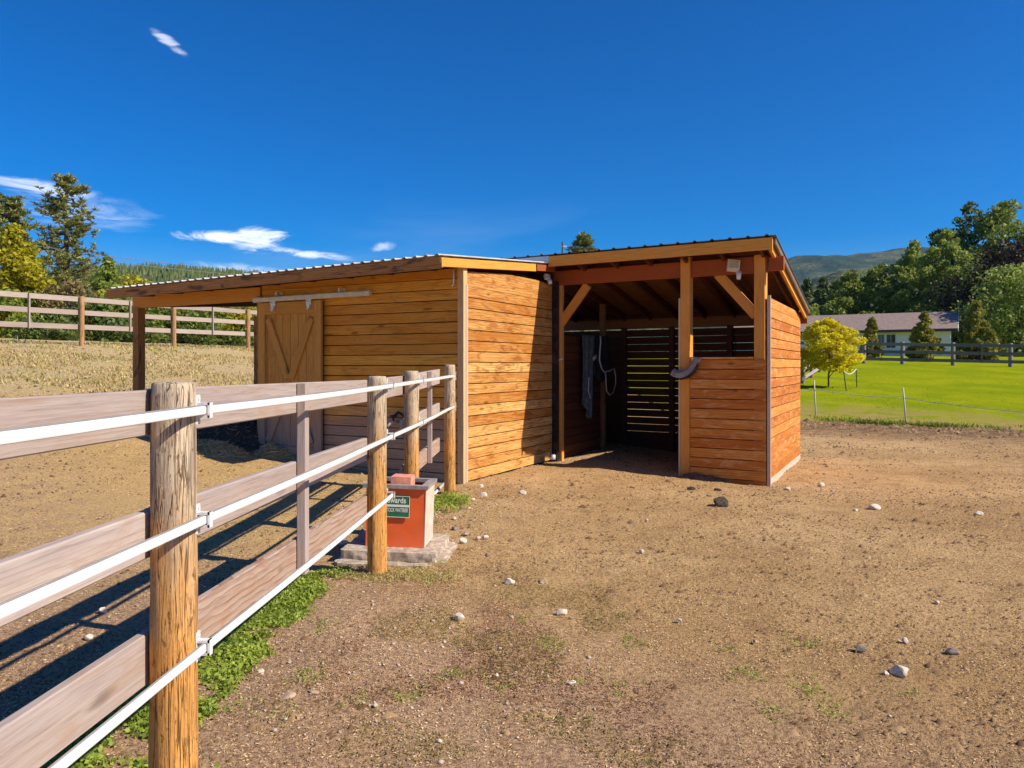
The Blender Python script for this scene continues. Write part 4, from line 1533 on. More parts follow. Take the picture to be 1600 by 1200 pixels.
def quads(name, C, A, B, mat, parent=None, tag_=None):
    """leaf shaped diamonds: centre C, half axes A (long) and B (short)"""
    n_ = len(C)
    V = np.empty((n_, 4, 3), np.float32)
    V[:, 0] = C - A
    V[:, 1] = C + B - A * .15
    V[:, 2] = C + A
    V[:, 3] = C - B - A * .15
    F_ = np.arange(n_ * 4).reshape(n_, 4)
    return npmesh(name, V.reshape(-1, 3), F_, mat, parent)


def unit(n_, r_):
    v = r_.normal(size=(n_, 3))
    return v / np.linalg.norm(v, axis=1, keepdims=True)


def leaf_axes(n_, r_, size, flat_=.0, up=0.0, ratio=.6):
    a = unit(n_, r_)
    a[:, 2] *= (1 - flat_)
    a[:, 2] += up
    a /= np.linalg.norm(a, axis=1, keepdims=True)
    b = np.cross(a, unit(n_, r_) + np.array([0, 0, flat_ * 2.0]) * 0)
    b /= np.linalg.norm(b, axis=1, keepdims=True) + 1e-6
    s_ = size * r_.uniform(.6, 1.3, (n_, 1))
    return a * s_, b * s_ * ratio


def prof_round(q):
    return np.sqrt(np.clip(1 - (2 * q - .85) ** 2 / 1.35, .02, 1))


def prof_oval(q):
    return np.clip(np.sin(np.pi * (q * .88 + .10)), .05, 1)


def prof_cone(q):
    return np.clip(1.02 - q, .03, 1) * np.clip(q * 6 + .45, 0, 1)


def tree(name, label, base, H, rad, crown0, blobs, leaves, size, lmat, bmat=M_bark, seed=0, prof=prof_oval, cat='tree', trunk_r=.16, blob_r=.30,
         flat_=.0, up=0.0, limbs=9, forks=0, group=None, squash=.8, ratio=.6, lean=0.0):
    r_ = np.random.default_rng(seed + 100)
    base = Vector(base)
    t_ = thing(name, label, cat, tuple(base), group)
    cs = []
    Hc = H - crown0
    for i in range(blobs):
        q = (i + r_.random()) / blobs
        R_ = rad * float(prof(np.array(q)))
        rr_ = R_ * math.sqrt(r_.random()) * .95
        a = r_.random() * 6.283
        cs.append((rr_ * math.cos(a) + lean * q * rad, rr_ * math.sin(a), crown0 + Hc * q * .97, max(rad * blob_r * r_.uniform(.6, 1.25) * (0.45 + .55 * R_ / rad), size * 1.5)))
    cs = np.array(cs)
    wgt = cs[:, 3] ** 2
    idx = r_.choice(blobs, leaves, p=wgt / wgt.sum())
    dirs = unit(leaves, r_)
    rad_ = cs[idx, 3:4] * (.45 + .6 * r_.random((leaves, 1)) ** .6)
    C = cs[idx, :3] + dirs * rad_ * np.array([1, 1, squash])
    A, B = leaf_axes(leaves, r_, size, flat_, up, ratio)
    C = C + np.array(base)
    quads('crown', C, A, B, lmat, t_)
    tb = MB()
    top = crown0 + Hc * .8
    npt = 8
    pts, rd_ = [], []
    wob = r_.normal(size=(npt, 2)) * .03 * rad
    for i in range(npt):
        q = i / (npt - 1)
        pts.append(base + Vector((wob[i][0] * q + lean * q * rad * .7, wob[i][1] * q, -.3 + (top + .3) * q)))
        rd_.append(trunk_r * (1.25 - 1.05 * q) if i else trunk_r * 1.5)
    tb.tube(pts, rd_, 10)
    order = np.argsort(-cs[:, 3])[:limbs]
    for i in order:
        e_ = base + Vector(cs[i, :3])
        q = max(.12, min(.85, (cs[i, 2] * .72) / max(top, .1)))
        f_ = q * (npt - 1)
        k_ = int(f_)
        s_ = pts[k_].lerp(pts[min(k_ + 1, npt - 1)], f_ - k_)
        m_ = s_.lerp(e_, .5) + Vector((0, 0, .08 * rad))
        tb.tube([s_, m_, e_], [trunk_r * .45 * (1 - q * .5), trunk_r * .28, trunk_r * .1], 6)
    tb.build('trunk', bmat, t_, smooth=True)
    return t_


def pine(name, label, base, H, rad, crown0, seed, lmat, whorls=18, per=6, cl=5, needles=26, ln=.34, cat='pine tree', trunk_r=.2, prof=None, group=None):
    r_ = np.random.default_rng(seed)
    base = Vector(base)
    t_ = thing(name, label, cat, tuple(base), group)
    tb = MB()
    tb.tube([base + Vector((0, 0, -.3)), base + Vector((.04, 0, H * .4)), base + Vector((0, .03, H * .75)), base + Vector((0, 0, H * .985))], [trunk_r * 1.2, trunk_r * .85, trunk_r * .45, .02], 10)
    Cs = []
    for w in range(whorls):
        q = (w + r_.random() * .6) / whorls
        z = crown0 + (H - crown0) * q
        R_ = rad * (prof(q) if prof else (1 - q) ** .75 * (.55 + .45 * min(1, q * 4)))
        for k_ in range(per):
            a = r_.random() * 6.283
            L = R_ * r_.uniform(.55, 1.15) + .15
            tipz = z + L * r_.uniform(-.05, .38)
            e_ = Vector((L * math.cos(a), L * math.sin(a), tipz))
            s_ = Vector((0, 0, z))
            m_ = s_.lerp(e_, .5) + Vector((0, 0, -.06 * L))
            tb.tube([base + s_, base + m_, base + e_], [trunk_r * .22 * (1 - q * .6) + .008, trunk_r * .12, .01], 5, cap=False)
            for c_ in range(cl):
                f_ = .35 + .7 * (c_ + r_.random()) / cl
                p_ = s_.lerp(e_, min(f_, 1.03)) + Vector(r_.normal(size=3) * .14 * (.4 + L * .35))
                Cs.append(tuple(p_))
    Cs = np.array(Cs + [(0, 0, H * .985), (0, 0, H)])
    n_ = len(Cs) * needles
    idx = np.repeat(np.arange(len(Cs)), needles)
    d = unit(n_, r_)
    d[:, 2] = d[:, 2] * .7 + .25
    A = d * ln * r_.uniform(.6, 1.2, (n_, 1)) * .5
    B = np.cross(d, unit(n_, r_))
    B = B / (np.linalg.norm(B, axis=1, keepdims=True) + 1e-6) * ln * .13
    C = Cs[idx] + A * 1.0 + np.array(base)
    quads('crown', C, A, B, lmat, t_)
    tb.build('trunk', M_bark, t_, smooth=True)
    return t_


def gp_(px, d):
    x = (px - 800) / FPX * d
    return (x, d, float(gz(x, d)))


def top_h(base, py):
    """height that brings a thing standing at base up to pixel row py"""
    return EYE + (HORIZON - py) / FPX * base[1] - base[2]


# --- left side
b = gp_(103, 52)
pine('pine_tree', 'tall open ponderosa pine standing alone against the sky at left', b, top_h(b, 279), 2.9, 1.4, 11, L_pine, whorls=24, per=6, cl=5, needles=18, ln=.34, trunk_r=.24,
     prof=lambda q: (.80 + .3 * min(1, q * 4)) * (1 - q) ** .62 + .08)
b = gp_(10, 56)
pine('pine_tree', 'darker pine at the left picture edge behind the yellow green tree', b, top_h(b, 310), 3.2, 2.0, 12, L_pine, whorls=22, per=7, cl=5, needles=22, ln=.38, trunk_r=.24,
     prof=lambda q: .95 * (1 - q) ** .6 + .1)
b = gp_(22, 36)
tree('broadleaf_tree', 'yellow green leafy tree at the left edge in front of the pines', b, top_h(b, 350), 2.3, .3, 46, 9000, .12, L_yel, seed=21, prof=prof_cone, trunk_r=.12, blob_r=.34, limbs=14)
b = gp_(168, 42)
tree('broadleaf_tree', 'small yellow green tree between the lone pine and the barn roof', b, top_h(b, 402), 1.9, .3, 30, 5200, .12, L_fresh, seed=22, prof=prof_cone, trunk_r=.09, blob_r=.36)
b = gp_(205, 40)
tree('broadleaf_tree', 'low round yellow tree just above the porch roof corner', b, top_h(b, 436), 1.8, .2, 24, 3800, .12, L_yel, seed=23, prof=prof_round, trunk_r=.08, blob_r=.4)
sh = [(-40, 33, 470, 1.7, L_yel, 'yellowish shrub at the picture edge behind the slope fence'),
      (45, 34, 462, 1.6, L_mid, 'green shrub below the yellow green tree behind the slope fence'),
      (112, 35, 446, 1.4, L_weed, 'dry brown shrub at the foot of the lone pine'),
      (150, 33, 468, 1.6, L_dark, 'dark shrub behind the fence post left of the porch'),
      (205, 33, 470, 1.7, L_mid, 'mid green shrub behind the fence just left of the porch post'),
      (262, 34, 478, 1.7, L_dark, 'dark leafy shrub framed by the porch left of its middle'),
      (318, 35, 480, 1.7, L_mid, 'mid green shrub framed in the middle of the porch opening'),
      (362, 36, 476, 1.5, L_yel, 'light yellow green shrub framed by the porch near the door'),
      (410, 37, 478, 1.7, L_dark, 'dark shrub behind the barn end beside the sliding door')]
for i, (px, d, py, rd_, mt, lb) in enumerate(sh):
    b = gp_(px, d)
    tree('shrub', lb, b, top_h(b, py), rd_, .1, 20, 3600, .10, mt, seed=30 + i, prof=prof_round, cat='shrub', trunk_r=.05, blob_r=.42, limbs=6, group='shrubs behind the slope fence')
for i, (px, d, py, lb) in enumerate([(75, 27.2, 508, 'low dark bush under the rails near the left fence end'), (192, 28.6, 508, 'low dark bush under the rails just left of the porch'),
                                     (300, 30.2, 516, 'low dark bush under the rails within the porch opening'), (356, 31.0, 520, 'low dark bush under the rails close to the barn door')]):
    b = gp_(px, d)
    tree('bush', lb, b, max(.5, top_h(b, py)), 1.15, .05, 12, 1500, .085, L_dark, seed=50 + i, prof=prof_round, cat='bush', trunk_r=.03, blob_r=.45, limbs=4, group='low bushes along the slope fence')

# --- behind the shelter
b = gp_(911, 90)
pine('pine_tree', 'round topped pine just showing above the shelter roof', b, top_h(b, 366), 2.3, 6.0, 14, L_pine, whorls=16, per=7, cl=5, needles=20, ln=.5, trunk_r=.2,
     prof=lambda q: 1.0 * (1.02 - q) ** .5)
b = gp_(879, 80)
up_ = thing('utility_pole', 'thin utility pole top showing above the shelter roof', 'pole', b)
hgt = top_h(b, 378)
MB().tube([Vector(b) + Vector((0, 0, -.3)), Vector(b) + Vector((0, 0, hgt))], [.15, .11], 10).build('shaft', M_bark, up_)
MB().box((-.09, -.09, hgt - .55), (.45, .09, hgt - .40), Matrix.Translation(b)).build('crossarm', M_zinc, up_)
# cables crossing the left sky
for i, (z0, z1, lb) in enumerate([(0, 0, 'lower of the two cables crossing the sky behind the pine'), (.34, .42, 'upper of the two cables crossing the sky behind the pine')]):
    A_ = at(-160, 360, 44) + Vector((0, 0, z0))
    B_ = at(560, 441, 70) + Vector((0, 0, z1))
    pts = [A_.lerp(B_, q / 24) + Vector((0, 0, -.55 * math.sin(math.pi * q / 24))) for q in range(25)]
    o = MB().tube(pts, .022, 6).build('power_line', M_wire, smooth=True)
    tag(o, lb, 'cable', 'cables in the left sky')
A_, B_ = at(1503, 461, 92), at(1800, 452, 62)
pts = [A_.lerp(B_, q / 16) + Vector((0, 0, -.2 * math.sin(math.pi * q / 16))) for q in range(17)]
o = MB().tube(pts, .03, 6).build('power_line', M_wire_pale, smooth=True)
tag(o, 'pale cable in front of the dark trees above the house', 'cable')

# --- right side
rt = [  # px, distance, top row, radius m, crown0, leaves, leaf size, leaf, bark, profile, label
    (1262, 118, 436, 4.2, 2, 5200, .26, L_conifer, M_bark, prof_cone, 'dark conifer beside the shelter roof edge'),
    (1286, 112, 432, 4.0, 2, 5200, .26, L_conifer, M_bark, prof_cone, 'second dark conifer right of the shelter roof edge'),
    (1306, 122, 440, 4.0, 2, 4600, .26, L_dark, M_bark, prof_oval, 'dark rounded tree left of the forked pale trunk'),
    (1330, 100, 424, 4.0, 2.5, 6500, .23, L_mid, M_bark_pale, prof_oval, 'green tree with a pale forked trunk above the house roof'),
    (1376, 104, 413, 5.0, 2, 7500, .24, L_mid, M_bark, prof_oval, 'broad green tree in the middle above the house roof'),
    (1424, 98, 374, 4.0, 2, 8000, .23, L_fresh, M_bark, prof_oval, 'tall slender green tree left of the pale straight trunk'),
    (1452, 108, 440, 3.4, 2, 4500, .24, L_mid, M_bark, prof_oval, 'lower green tree behind the house gable'),
    (1477, 88, 358, 3.6, 5.0, 6500, .21, L_fresh, M_bark_pale, prof_oval, 'tree with straight pale trunk rising behind the house gable'),
    (1512, 100, 316, 5.6, 3, 11000, .25, L_dark, M_bark, prof_oval, 'very tall dark leafy tree left of the tallest crown at right'),
    (1568, 96, 312, 6.0, 3, 12000, .25, L_mid, M_bark, prof_oval, 'tallest spreading green tree near the right edge'),
    (1640, 90, 330, 5.5, 3, 6000, .25, L_mid, M_bark, prof_oval, 'tall green tree cut off by the right edge'),
    (1578, 78, 385, 6.6, .6, 9000, .22, L_purple, M_bark, prof_round, 'purple leaved tree coloured dark for the shade under the tall trees at right'),
    (1530, 84, 410, 5.0, .6, 6500, .22, L_dark, M_bark, prof_round, 'dark shaded tree behind the house gable end'),
    (1592, 60, 418, 4.2, .2, 15000, .15, L_fresh, M_bark, prof_round, 'bright leafy tree in front at the right edge behind the fence'),
    (1268, 76, 476, 2.2, .3, 2600, .18, L_fresh, M_bark, prof_round, 'light green bush above the left end of the house roof'),
]
for i, (px, d, py, rd_, c0, lv, sz, mt, bk, pf, lb) in enumerate(rt):
    b = gp_(px, d)
    H = top_h(b, py)
    tree('broadleaf_tree' if mt is not L_conifer else 'conifer', lb, b, H, rd_, c0, max(20, int(lv / 150)), lv, sz, mt, bk, seed=60 + i, prof=pf, trunk_r=.2 if bk is M_bark else .17,
         blob_r=.27 if pf is not prof_round else .34, limbs=14)
for i, (px, d, py, rd_, lb) in enumerate([(1362, 52.5, 497, .85, 'small cone shaped cedar in front of the house window'), (1444, 51.5, 487, 1.35, 'cone shaped cedar before the right end of the house'),
                                          (1526, 51, 470, 1.75, 'largest cone shaped cedar right of the house gable')]):
    b = gp_(px, d)
    tree('cedar', lb, b, top_h(b, py), rd_, .05, 60, 6500, .13, L_cedar, seed=90 + i, prof=prof_cone, trunk_r=.08, blob_r=.26, up=.6, limbs=4, group='cone cedars along the lawn fence')
b = tuple(G(1295, 607))
tree('golden_tree', 'young golden yellow tree on the lawn beside the shelter', b, top_h(b, 498), 1.34, .8, 110, 9500, .07, L_gold, seed=97, prof=prof_round, trunk_r=.035, blob_r=.24, flat_=.5, squash=.5, limbs=22)

# ------------------------------------------------------------------ stones, clumps, heaps


def stone(px, py, w, mat, label, seed, squash=.65, name='stone', cat='stone', group='stones lying on the dirt', lump=.22, spike=False):
    p_ = G(px, py)
    r_ = w / FPX * p_.y * .5
    bm = bmesh.new()
    bmesh.ops.create_icosphere(bm, subdivisions=3, radius=1)
    q = random.Random(seed)
    planes = [(Vector([q.gauss(0, 1) for _ in range(3)]).normalized(), q.uniform(.58, .92)) for _ in range(11)]
    ax = (q.uniform(.85, 1.2), q.uniform(.7, 1.0), squash * q.uniform(.85, 1.1))
    for v in bm.verts:
        for nn, dd in planes:
            e_ = v.co.dot(nn) - dd
            if e_ > 0:
                v.co -= nn * e_ * .92
        v.co *= 1 + lump * .4 * float(fbm(np.array([v.co.x * 1.7 + seed]), np.array([v.co.y * 1.7 + v.co.z * 1.3]), 3)[0])
        v.co = Vector((v.co.x * ax[0], v.co.y * ax[1], v.co.z * ax[2])) * r_
    me = bpy.data.meshes.new(name)
    bm.to_mesh(me)
    bm.free()
    me.materials.append(mat)
    o_ = bpy.data.objects.new(name, me)
    place(o_, Matrix.Translation(p_ + Vector((0, 0, r_ * squash * .45))) @ Matrix.Rotation(q.random() * 6.28, 4, 'Z'))
    return tag(o_, label, cat, group)


ST = [(718, 968, 22, 0, 'chunky pale stone standing alone below the waterer'), (796, 913, 20, 0, 'rounded white stone, left of the pair below the shelter opening'),
      (849, 913, 21, 2, 'greyish stone, right of the pair below the shelter opening'), (878, 960, 18, 0, 'pale upright stone below the pair in mid yard'),
      (800, 967, 8, 0, 'tiny pale stone left of the upright mid yard stone'), (1003, 863, 9, 0, 'small pale stone alone in the middle of the yard'),
      (1405, 1056, 31, 0, 'largest white stone in the right foreground'), (1384, 1056, 11, 0, 'small pale stone touching the largest white stone'),
      (1414, 1003, 13, 0, 'small white stone above the largest white stone'), (1344, 1016, 21, 1, 'flat dark grey stone left of the largest white stone'),
      (1487, 1022, 26, 1, 'flat dark stone at far right of the foreground'), (1464, 943, 9, 0, 'tiny pale stone in the right half of the yard'),
      (1367, 796, 18, 0, 'flat white stone right of the shelter corner'), (1337, 799, 9, 0, 'little white stone left of the flat white one near the shelter'),
      (1529, 806, 15, 0, 'thin white stone far right of the shelter'), (406, 1053, 13, 0, 'white stone at the edge of the clover by the near post'),
      (449, 1094, 26, 2, 'flat brown stone low in the foreground right of the near post'), (491, 1085, 18, 2, 'rounded brown stone beside the flat brown one in the foreground'),
      (587, 1106, 10, 0, 'round white pebble at the bottom left of the yard'), (721, 1071, 10, 0, 'pale pebble in the weedy foreground'),
      (776, 1058, 9, 0, 'small white pebble right of the weedy foreground'), (893, 1071, 15, 0, 'flat pale stone at the bottom middle'),
      (1062, 970, 9, 0, 'tiny whitish stone right of the yard centre'), (1180, 1004, 9, 2, 'tiny brown stone below the yard centre'),
      (161, 956, 14, 0, 'small pale stone on the paddock side near the rail shadow'), (138, 1000, 15, 0, 'pale stone between two rail shadows at left'),
      (537, 852, 16, 0, 'rounded pale stone against the concrete pad'), (755, 776, 14, 0, 'pale flat stone in front of the barn corner'),
      (752, 762, 10, 0, 'thin pale chip close to the barn corner'), (739, 782, 8, 0, 'small white stone just below the barn corner chips'),
      (722, 797, 14, 1, 'dark stone beside the waterer, upper one'), (732, 796, 8, 0, 'white chip next to the upper dark stone by the waterer'),
      (711, 828, 15, 1, 'dark stone beside the waterer, lower one'), (728, 836, 15, 2, 'brownish stone right of the lower dark stone'),
      (723, 848, 15, 0, 'pinkish pale stone below the brown one by the pad'), (747, 843, 9, 0, 'little white stone right of the pad stones'),
      (758, 842, 11, 0, 'second little pale stone right of the pad stones'), (740, 814, 12, 2, 'brown stone halfway between pad and barn'),
      (710, 813, 10, 0, 'bright chip on the bank beside the waterer'), (762, 870, 14, 1, 'angular dark stone below the pad stones'),
      (816, 773, 14, 0, 'flat white splinter in front of the barn side wall'), (1010, 813, 6, 0, 'tiny chip in the upper yard'),
      (1283, 760, 12, 0, 'pale chip in the gravel beside the shelter corner'), (1230, 766, 12, 0, 'white chip at the foot of the shelter corner')]
for i, (px, py, w, k_, lb) in enumerate(ST):
    stone(px, py, w, (M_stone, M_stone_d, M_stone_b)[k_], lb, i + 5, squash=.72 if k_ == 0 else .5)
stone(1126, 792, 30, M_dung_shade, 'dark lump of manure in front of the half wall', 301, .7, 'manure_clump', 'manure', None, .6)
stone(1081, 766, 16, M_dung_shade, 'small dark manure bit by the middle shelter post', 302, .5, 'manure_clump', 'manure', None, .6)
stone(1122, 767, 12, M_dung_shade, 'small dark manure bit above the large lump', 303, .5, 'manure_clump', 'manure', None, .6)


def heap(name, label, cat, P, rx, ry, h, mat, seed, n_str, smat, sl_len=.09):
    k_ = 44
    r_ = np.random.default_rng(seed)
    u = np.linspace(-1, 1, k_)
    XX, YY = np.meshgrid(u, u)
    q = np.clip(1 - XX**2 - YY**2, 0, 1)
    x = P.x + XX * rx
    y = P.y + YY * ry
    z = gz(x, y) - .04 + h * (q ** .8) * (1 + .9 * fbm(x * 3 + seed, y * 3, 4)) + .05 * q * fbm(x * 14, y * 14, 3)
    ii, jj = np.meshgrid(np.arange(k_ - 1), np.arange(k_ - 1), indexing='ij')
    Fh = np.stack([ii * k_ + jj, ii * k_ + jj + 1, (ii + 1) * k_ + jj + 1, (ii + 1) * k_ + jj], -1).reshape(-1, 4)
    t_ = thing(name, label, cat, tuple(P))
    npmesh('mound', np.stack([x, y, z], -1).reshape(-1, 3), Fh, mat, t_)
    idx = r_.integers(0, k_ * k_, n_str)
    keep = q.ravel()[idx] > .02
    idx = idx[keep]
    C = np.stack([x.ravel()[idx], y.ravel()[idx], z.ravel()[idx] + .015], -1) + r_.normal(size=(len(idx), 3)) * [.02, .02, .008]
    A, B = leaf_axes(len(idx), r_, sl_len * .5, flat_=.6, ratio=.12)
    o_ = quads('loose_stalks', C, A, B, smat, t_)
    o_['kind'] = 'stuff'
    return t_


heap('shadow_dark_heap', 'heap of old bedding and manure by the sliding door, coloured dark like the barn shadow', 'manure heap', G(392, 700) + Vector((-.25, .45, 0)), 1.15, .9, .34, M_dung_shade, 5, 1500, L_crumb, .12)  # heap coloured dark to stand in for the barn's shadow
heap('hay_heap', 'low brown hay heap in sun below the dark heap by the fence', 'hay heap', G(440, 716) + Vector((0, .12, 0)), .5, .34, .15, M_hay, 6, 1500, L_straw, .10)
heap('hay_heap', 'scattered hay bank in sun right of the near fence post', 'hay heap', G(318, 706), .7, .6, .13, M_hay, 7, 1800, L_straw, .10)

# soil bank thrown up along the shelter front
for nm_, lb, px0, py0, rx_, ry_, h_, sd in (('soil_bank', 'dark soil bank along the foot of the shelter half wall', 1128, 750, .75, .28, .12, 11),):
    c_ = G(px0, py0)
    t_ = heap(nm_, lb, 'soil bank', c_, rx_, ry_, h_, M_soil, sd, 1400, L_crumb, .04)

# ------------------------------------------------------------------ stuff: ground litter, pebbles, clover, grass


def scatter_ground(n_, r_, dmin, dmax, kmin=-.72, kmax=.72, pw=1.0):
    d = dmin * (dmax / dmin) ** (r_.random(n_) ** pw)
    k_ = r_.uniform(kmin, kmax, n_)
    return k_ * d, d


r_ = np.random.default_rng(77)
# straw and chips lying on the dirt
x, y = scatter_ground(90000, r_, 2.6, 24)
keep = vnoise(x * 1.1, y * 1.1) + .5 * vnoise(x * 5, y * 5) > .45
x, y = x[keep], y[keep]
z = gz(x, y) + micro(x, y) + .004
A, B = leaf_axes(len(x), r_, .0075, flat_=.8, ratio=.28)
sc = (.75 + y / 12)[:, None]
o = quads('straw_litter', np.stack([x, y, z], -1), A * sc, B * sc, L_straw)
tag(o, 'straw bits and wood chips strewn over the dirt', 'litter', kind='stuff')
# crumbs of soil: low faceted lumps
x, y = scatter_ground(60000, r_, 2.5, 22)
keep = vnoise(x * .8 + 9, y * .8) + .6 * vnoise(x * 4, y * 4 + 3) > .62
x, y = x[keep], y[keep]
cx_ = r_.uniform(5.2, 22, 2600)
cy_ = lawn_edge(cx_) - r_.exponential(1.0, 2600)
x, y = np.concatenate([x, cx_]), np.concatenate([y, cy_])
n_ = len(x)
s_ = .0055 * r_.lognormal(0, .5, n_) * (.8 + y / 11)
s_[-2600:] *= 1.9
z = gz(x, y) + micro(x, y)
ang = r_.random(n_) * 6.28
Vp = np.empty((n_, 5, 3), np.float32)
for k_ in range(4):
    a = ang + k_ * 1.571 + r_.uniform(-.4, .4, n_)
    Vp[:, k_] = np.stack([x + s_ * np.cos(a) * r_.uniform(.8, 1.5, n_), y + s_ * np.sin(a), z - .003], -1)
Vp[:, 4] = np.stack([x + s_ * r_.uniform(-.3, .3, n_), y, z + s_ * r_.uniform(.5, 1.1, n_)], -1)
tri = np.array([[0, 1, 4], [1, 2, 4], [2, 3, 4], [3, 0, 4]])
Ft = (np.arange(n_)[:, None, None] * 5 + tri[None]).reshape(-1, 3)
o = npmesh('soil_crumbs', Vp.reshape(-1, 3), Ft, L_crumb)
tag(o, 'loose soil crumbs and droppings on the yard', 'soil', kind='stuff')
# gravel by the fence and the shelter corner
gx_, gy_ = [], []
for (cx, cy, sx, sy, m_) in ((-.55, 3.7, .6, .5, 800), (-.5, 8.2, .4, 1.0, 700), (4.2, 10.6, .5, .35, 350), (-.9, 4.3, .4, 1.0, 300), (1.5, 4.5, 2.5, 1.5, 150), (-2.3, 4.5, .5, 1.2, 200)):
    gx_.append(r_.normal(cx, sx, m_))
    gy_.append(r_.normal(cy, sy, m_))
x, y = np.concatenate(gx_), np.concatenate(gy_)
keep = (y > 2.4)
x, y = x[keep], y[keep]
n_ = len(x)
s_ = np.minimum(.0045 * r_.lognormal(0, .5, n_), .014) * (.8 + y / 14)
z = gz(x, y) + micro(x, y)
oc = np.array([[1, 0, 0], [0, 1, 0], [-1, 0, 0], [0, -1, 0], [0, 0, .75], [0, 0, -.5]])
jit = r_.uniform(.65, 1.25, (n_, 6, 3))
ca, sa = np.cos(r_.random(n_) * 6.28), np.sin(r_.random(n_) * 6.28)
P6 = oc[None] * jit * s_[:, None, None]
Vp = np.stack([P6[..., 0] * ca[:, None] - P6[..., 1] * sa[:, None] + x[:, None], P6[..., 0] * sa[:, None] + P6[..., 1] * ca[:, None] + y[:, None], P6[..., 2] + z[:, None] + .002], -1)
tri = np.array([[0, 1, 4], [1, 2, 4], [2, 3, 4], [3, 0, 4], [1, 0, 5], [2, 1, 5], [3, 2, 5], [0, 3, 5]])
Ft = (np.arange(n_)[:, None, None] * 6 + tri[None]).reshape(-1, 3)
M_grav = leafy('gravel', (0.36, 0.27, 0.2), (0.48, 0.37, 0.28), (0.62, 0.52, 0.42), trans=0.0, scale=4.0)
o = npmesh('gravel', Vp.reshape(-1, 3), Ft, M_grav)
tag(o, 'fine pale gravel scattered by fence, bank and shelter corner', 'gravel', kind='stuff')


def rosettes(x, y, r_, size, nleaf, hgt, mat, name, label, cat, flat_=.5, ratio=.8, up=.3, spread=.02):
    n_ = len(x)
    idx = np.repeat(np.arange(n_), nleaf)
    z0 = gz(x, y) + micro(x, y)
    h = r_.uniform(.15, 1, len(idx)) * np.asarray(hgt)[idx] if np.ndim(hgt) else r_.uniform(.15, 1, len(idx)) * hgt
    C = np.stack([x[idx] + r_.normal(size=len(idx)) * spread, y[idx] + r_.normal(size=len(idx)) * spread, z0[idx] + h], -1)
    A, B = leaf_axes(len(idx), r_, size, flat_, up * 0, ratio)
    o_ = quads(name, C, A, B, mat)
    return tag(o_, label, cat, kind='stuff')


# clover under the fence
y = r_.uniform(2.35, 6.0, 9000)
off = r_.uniform(-.86, .0, 9000)
x = fx(y) + off
dens = fbm(x * 2.6 + 3, y * 2.6 + 1, 3) + .3 * fbm(x * 11, y * 11, 2) - .02 - 1.1 * np.maximum(0, off + .25) - .45 * sstep((y - 3.2) / 2.2) * sstep((off + .45) / .35) + .25 * (off < -.25)
keep = (dens > .10) & ~((np.abs(x + .93) < .5) & (y > 5.75))
x, y = x[keep], y[keep]
hg = .012 + .035 * np.clip(fbm(x * 2.6 + 3, y * 2.6 + 1, 3) + .3, 0, 1)
rosettes(x, y, r_, .0115, 6, hg, L_clover, 'clover_patch', 'bright green clover growing along the foot of the fence', 'clover', flat_=.35, ratio=.85, spread=.022)
# scattered green sprigs
pts = [G(px, py) for px, py in ((1265, 1080), (1252, 1075), (1208, 1110), (990, 1003), (1135, 1012), (1255, 1006), (815, 972), (862, 1008), (780, 1075), (640, 1085), (700, 1060), (905, 1062), (960, 1075), (560, 1100), (1420, 1090),
                                (470, 1065), (500, 1050), (480, 960), (505, 985), (640, 905), (670, 908), (690, 885), (650, 895), (620, 910), (1300, 1110), (1170, 1055), (365, 1110), (330, 1120), (445, 1120))]
xs_, ys_ = [], []
for p_ in pts:
    m_ = r_.integers(12, 40)
    xs_.append(r_.normal(p_.x, .045, m_))
    ys_.append(r_.normal(p_.y, .06, m_))
x, y = np.concatenate(xs_), np.concatenate(ys_)
rosettes(x, y, r_, .010, 3, .025, L_clover, 'grass_sprigs', 'little green sprigs dotted over the dirt yard', 'sprigs', flat_=.2, ratio=.3, spread=.015)
# dry weeds in the foreground
L_weed2 = leafy('low_olive_weeds', (.20, .17, .045), (.30, .26, .06), (.40, .30, .12), trans=.25, scale=3.0)
L_weed3 = leafy('low_reddish_weeds', (.30, .15, .085), (.40, .22, .13), (.50, .32, .20), trans=.2, scale=3.0)
for mt_, nm_, lb_, sd_, th_ in ((L_weed2, 'olive_weeds', 'low olive weeds spreading over the foreground dirt', 5, .10), (L_weed3, 'reddish_weeds', 'low reddish dry weeds in the foreground dirt', 17, .12)):
    x = r_.normal(0, 1.05, 16000)
    y = r_.normal(4.1, .95, 16000)
    keep = (y > 2.5) & (x > fx(y) + .1) & (fbm(x * 1.9 + sd_, y * 1.9 + 5, 4) > th_ + .09 * np.abs(x))
    x, y = x[keep], y[keep]
    rosettes(x, y, r_, .0085, 3, .014, mt_, nm_, lb_, 'weeds', flat_=.55, ratio=.3, spread=.018)
# grass against the pad
x = r_.uniform(-1.3, -.38, 900)
y = 5.62 + .25 * (x + .9) * -.2 + r_.normal(0, .09, 900)
rosettes(x, y, r_, .014, 4, .03, L_tuft, 'pad_grass', 'yellow green grass fringe in front of the concrete pad', 'grass', flat_=.0, ratio=.2, spread=.02)
x = r_.normal(-.72, .12, 220)
y = r_.normal(8.6, .25, 220)
rosettes(x, y, r_, .03, 5, .06, L_clover, 'bank_grass', 'green grass tuft behind the waterer near the last post', 'grass', flat_=.0, ratio=.2, spread=.03)


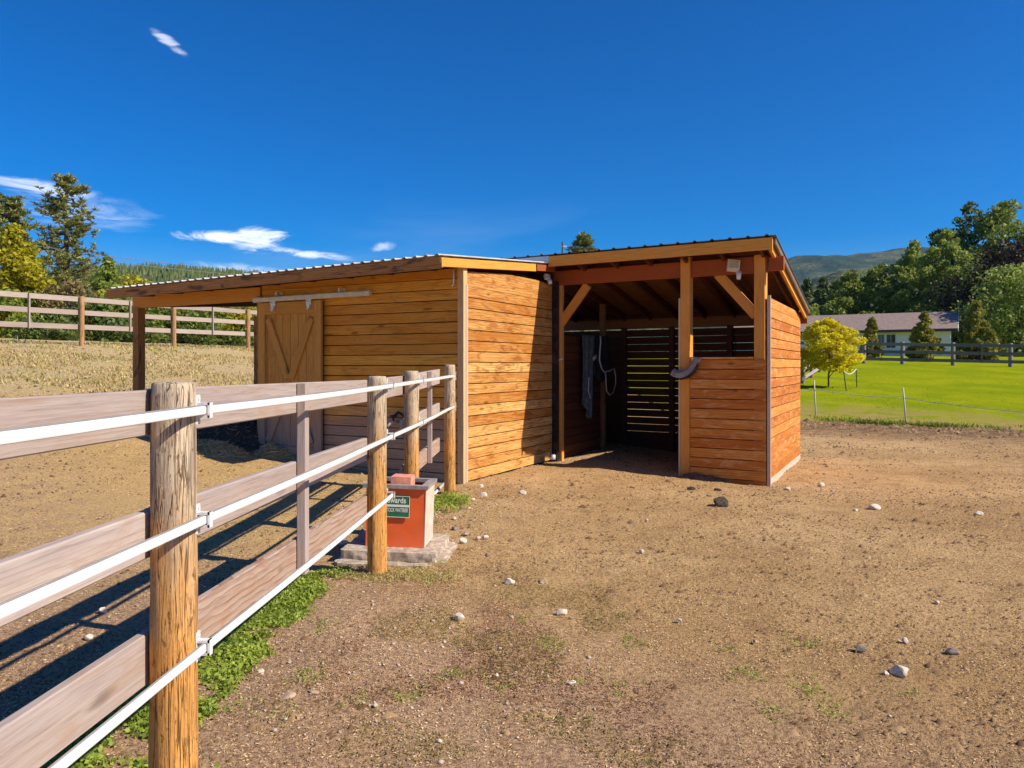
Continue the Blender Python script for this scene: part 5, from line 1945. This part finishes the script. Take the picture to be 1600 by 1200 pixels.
def blades(x, y, r_, h, w, mat, name, label, cat, zoff=0.0):
    n_ = len(x)
    z = gz(x, y) + micro(x, y) + zoff
    a = r_.random(n_) * 6.28
    hh_ = h * r_.uniform(.4, 1.3, n_)
    A = np.stack([np.cos(a) * hh_ * .45, np.sin(a) * hh_ * .45, hh_ * .8], -1) * .5
    b_ = a + 1.57
    B = np.stack([np.cos(b_) * w, np.sin(b_) * w, b_ * 0], -1)
    C = np.stack([x, y, z + hh_ * .35], -1)
    o_ = quads(name, C, A, B, mat)
    return tag(o_, label, cat, kind='stuff')


# dry grass on the left slope
x = r_.uniform(-24, -2, 60000)
y = r_.uniform(11, 32, 60000)
w = -.863 * x + .505 * y
keep = (w > 13.4 + 1.2 * fbm(x, y, 2)) & (w < 23.5) & (np.abs(x / y) < .75) & (fbm(x * .9, y * .9, 3) > -.12)
blades(x[keep], y[keep], r_, .10, .016, L_tuft, 'slope_grass', 'dry yellow grass on the slope below the far left fence', 'grass')
x = r_.uniform(-24, -6, 5000)
y = r_.uniform(14, 32, 5000)
w = -.863 * x + .505 * y
keep = (w > 15) & (fbm(x * .5 + 4, y * .5, 3) > .15) & (w < 23.8)
blades(x[keep], y[keep], r_, .09, .02, L_clover, 'slope_weeds', 'green weed patches among the dry slope grass', 'weeds')
# fringe and body of the lawn
x = r_.uniform(5.2, 22, 16000)
tt = r_.exponential(.35, 16000)
y = lawn_edge(x) + tt
keep = fbm(x * 1.1, y * 0 + 3.0, 3) + .35 > r_.random(len(x)) * .9
x, y = x[keep], y[keep]
blades(x, y, r_, .11, .012, L_lawn, 'lawn_fringe', 'longer green grass along the front edge of the lawn', 'grass', .02)
x = r_.uniform(9, 40, 16000)
y = lawn_edge(x) + 5 + r_.uniform(0, 24, 16000)
blades(x, y, r_, .04, .03, L_lawn, 'lawn_grass', 'short bright grass covering the lawn', 'grass', .03)

# ------------------------------------------------------------------ haze
hm = bpy.data.materials.new('haze_air')
hm.use_nodes = True
t = NT(hm.node_tree)
pv = t.node('ShaderNodeVolumePrincipled')
pv.inputs['Color'].default_value = (.38, .66, 1.0, 1)
pv.inputs['Density'].default_value = 0.00005
pv.inputs['Anisotropy'].default_value = 0.2
ho = t.node('ShaderNodeOutputMaterial')
t.t.links.new(pv.outputs[0], ho.inputs['Volume'])
o = MB().box((-6500, -6500, -40), (6500, 6500, 520)).build('haze', hm)
tag(o, 'thin blue haze over the whole valley', kind='stuff')
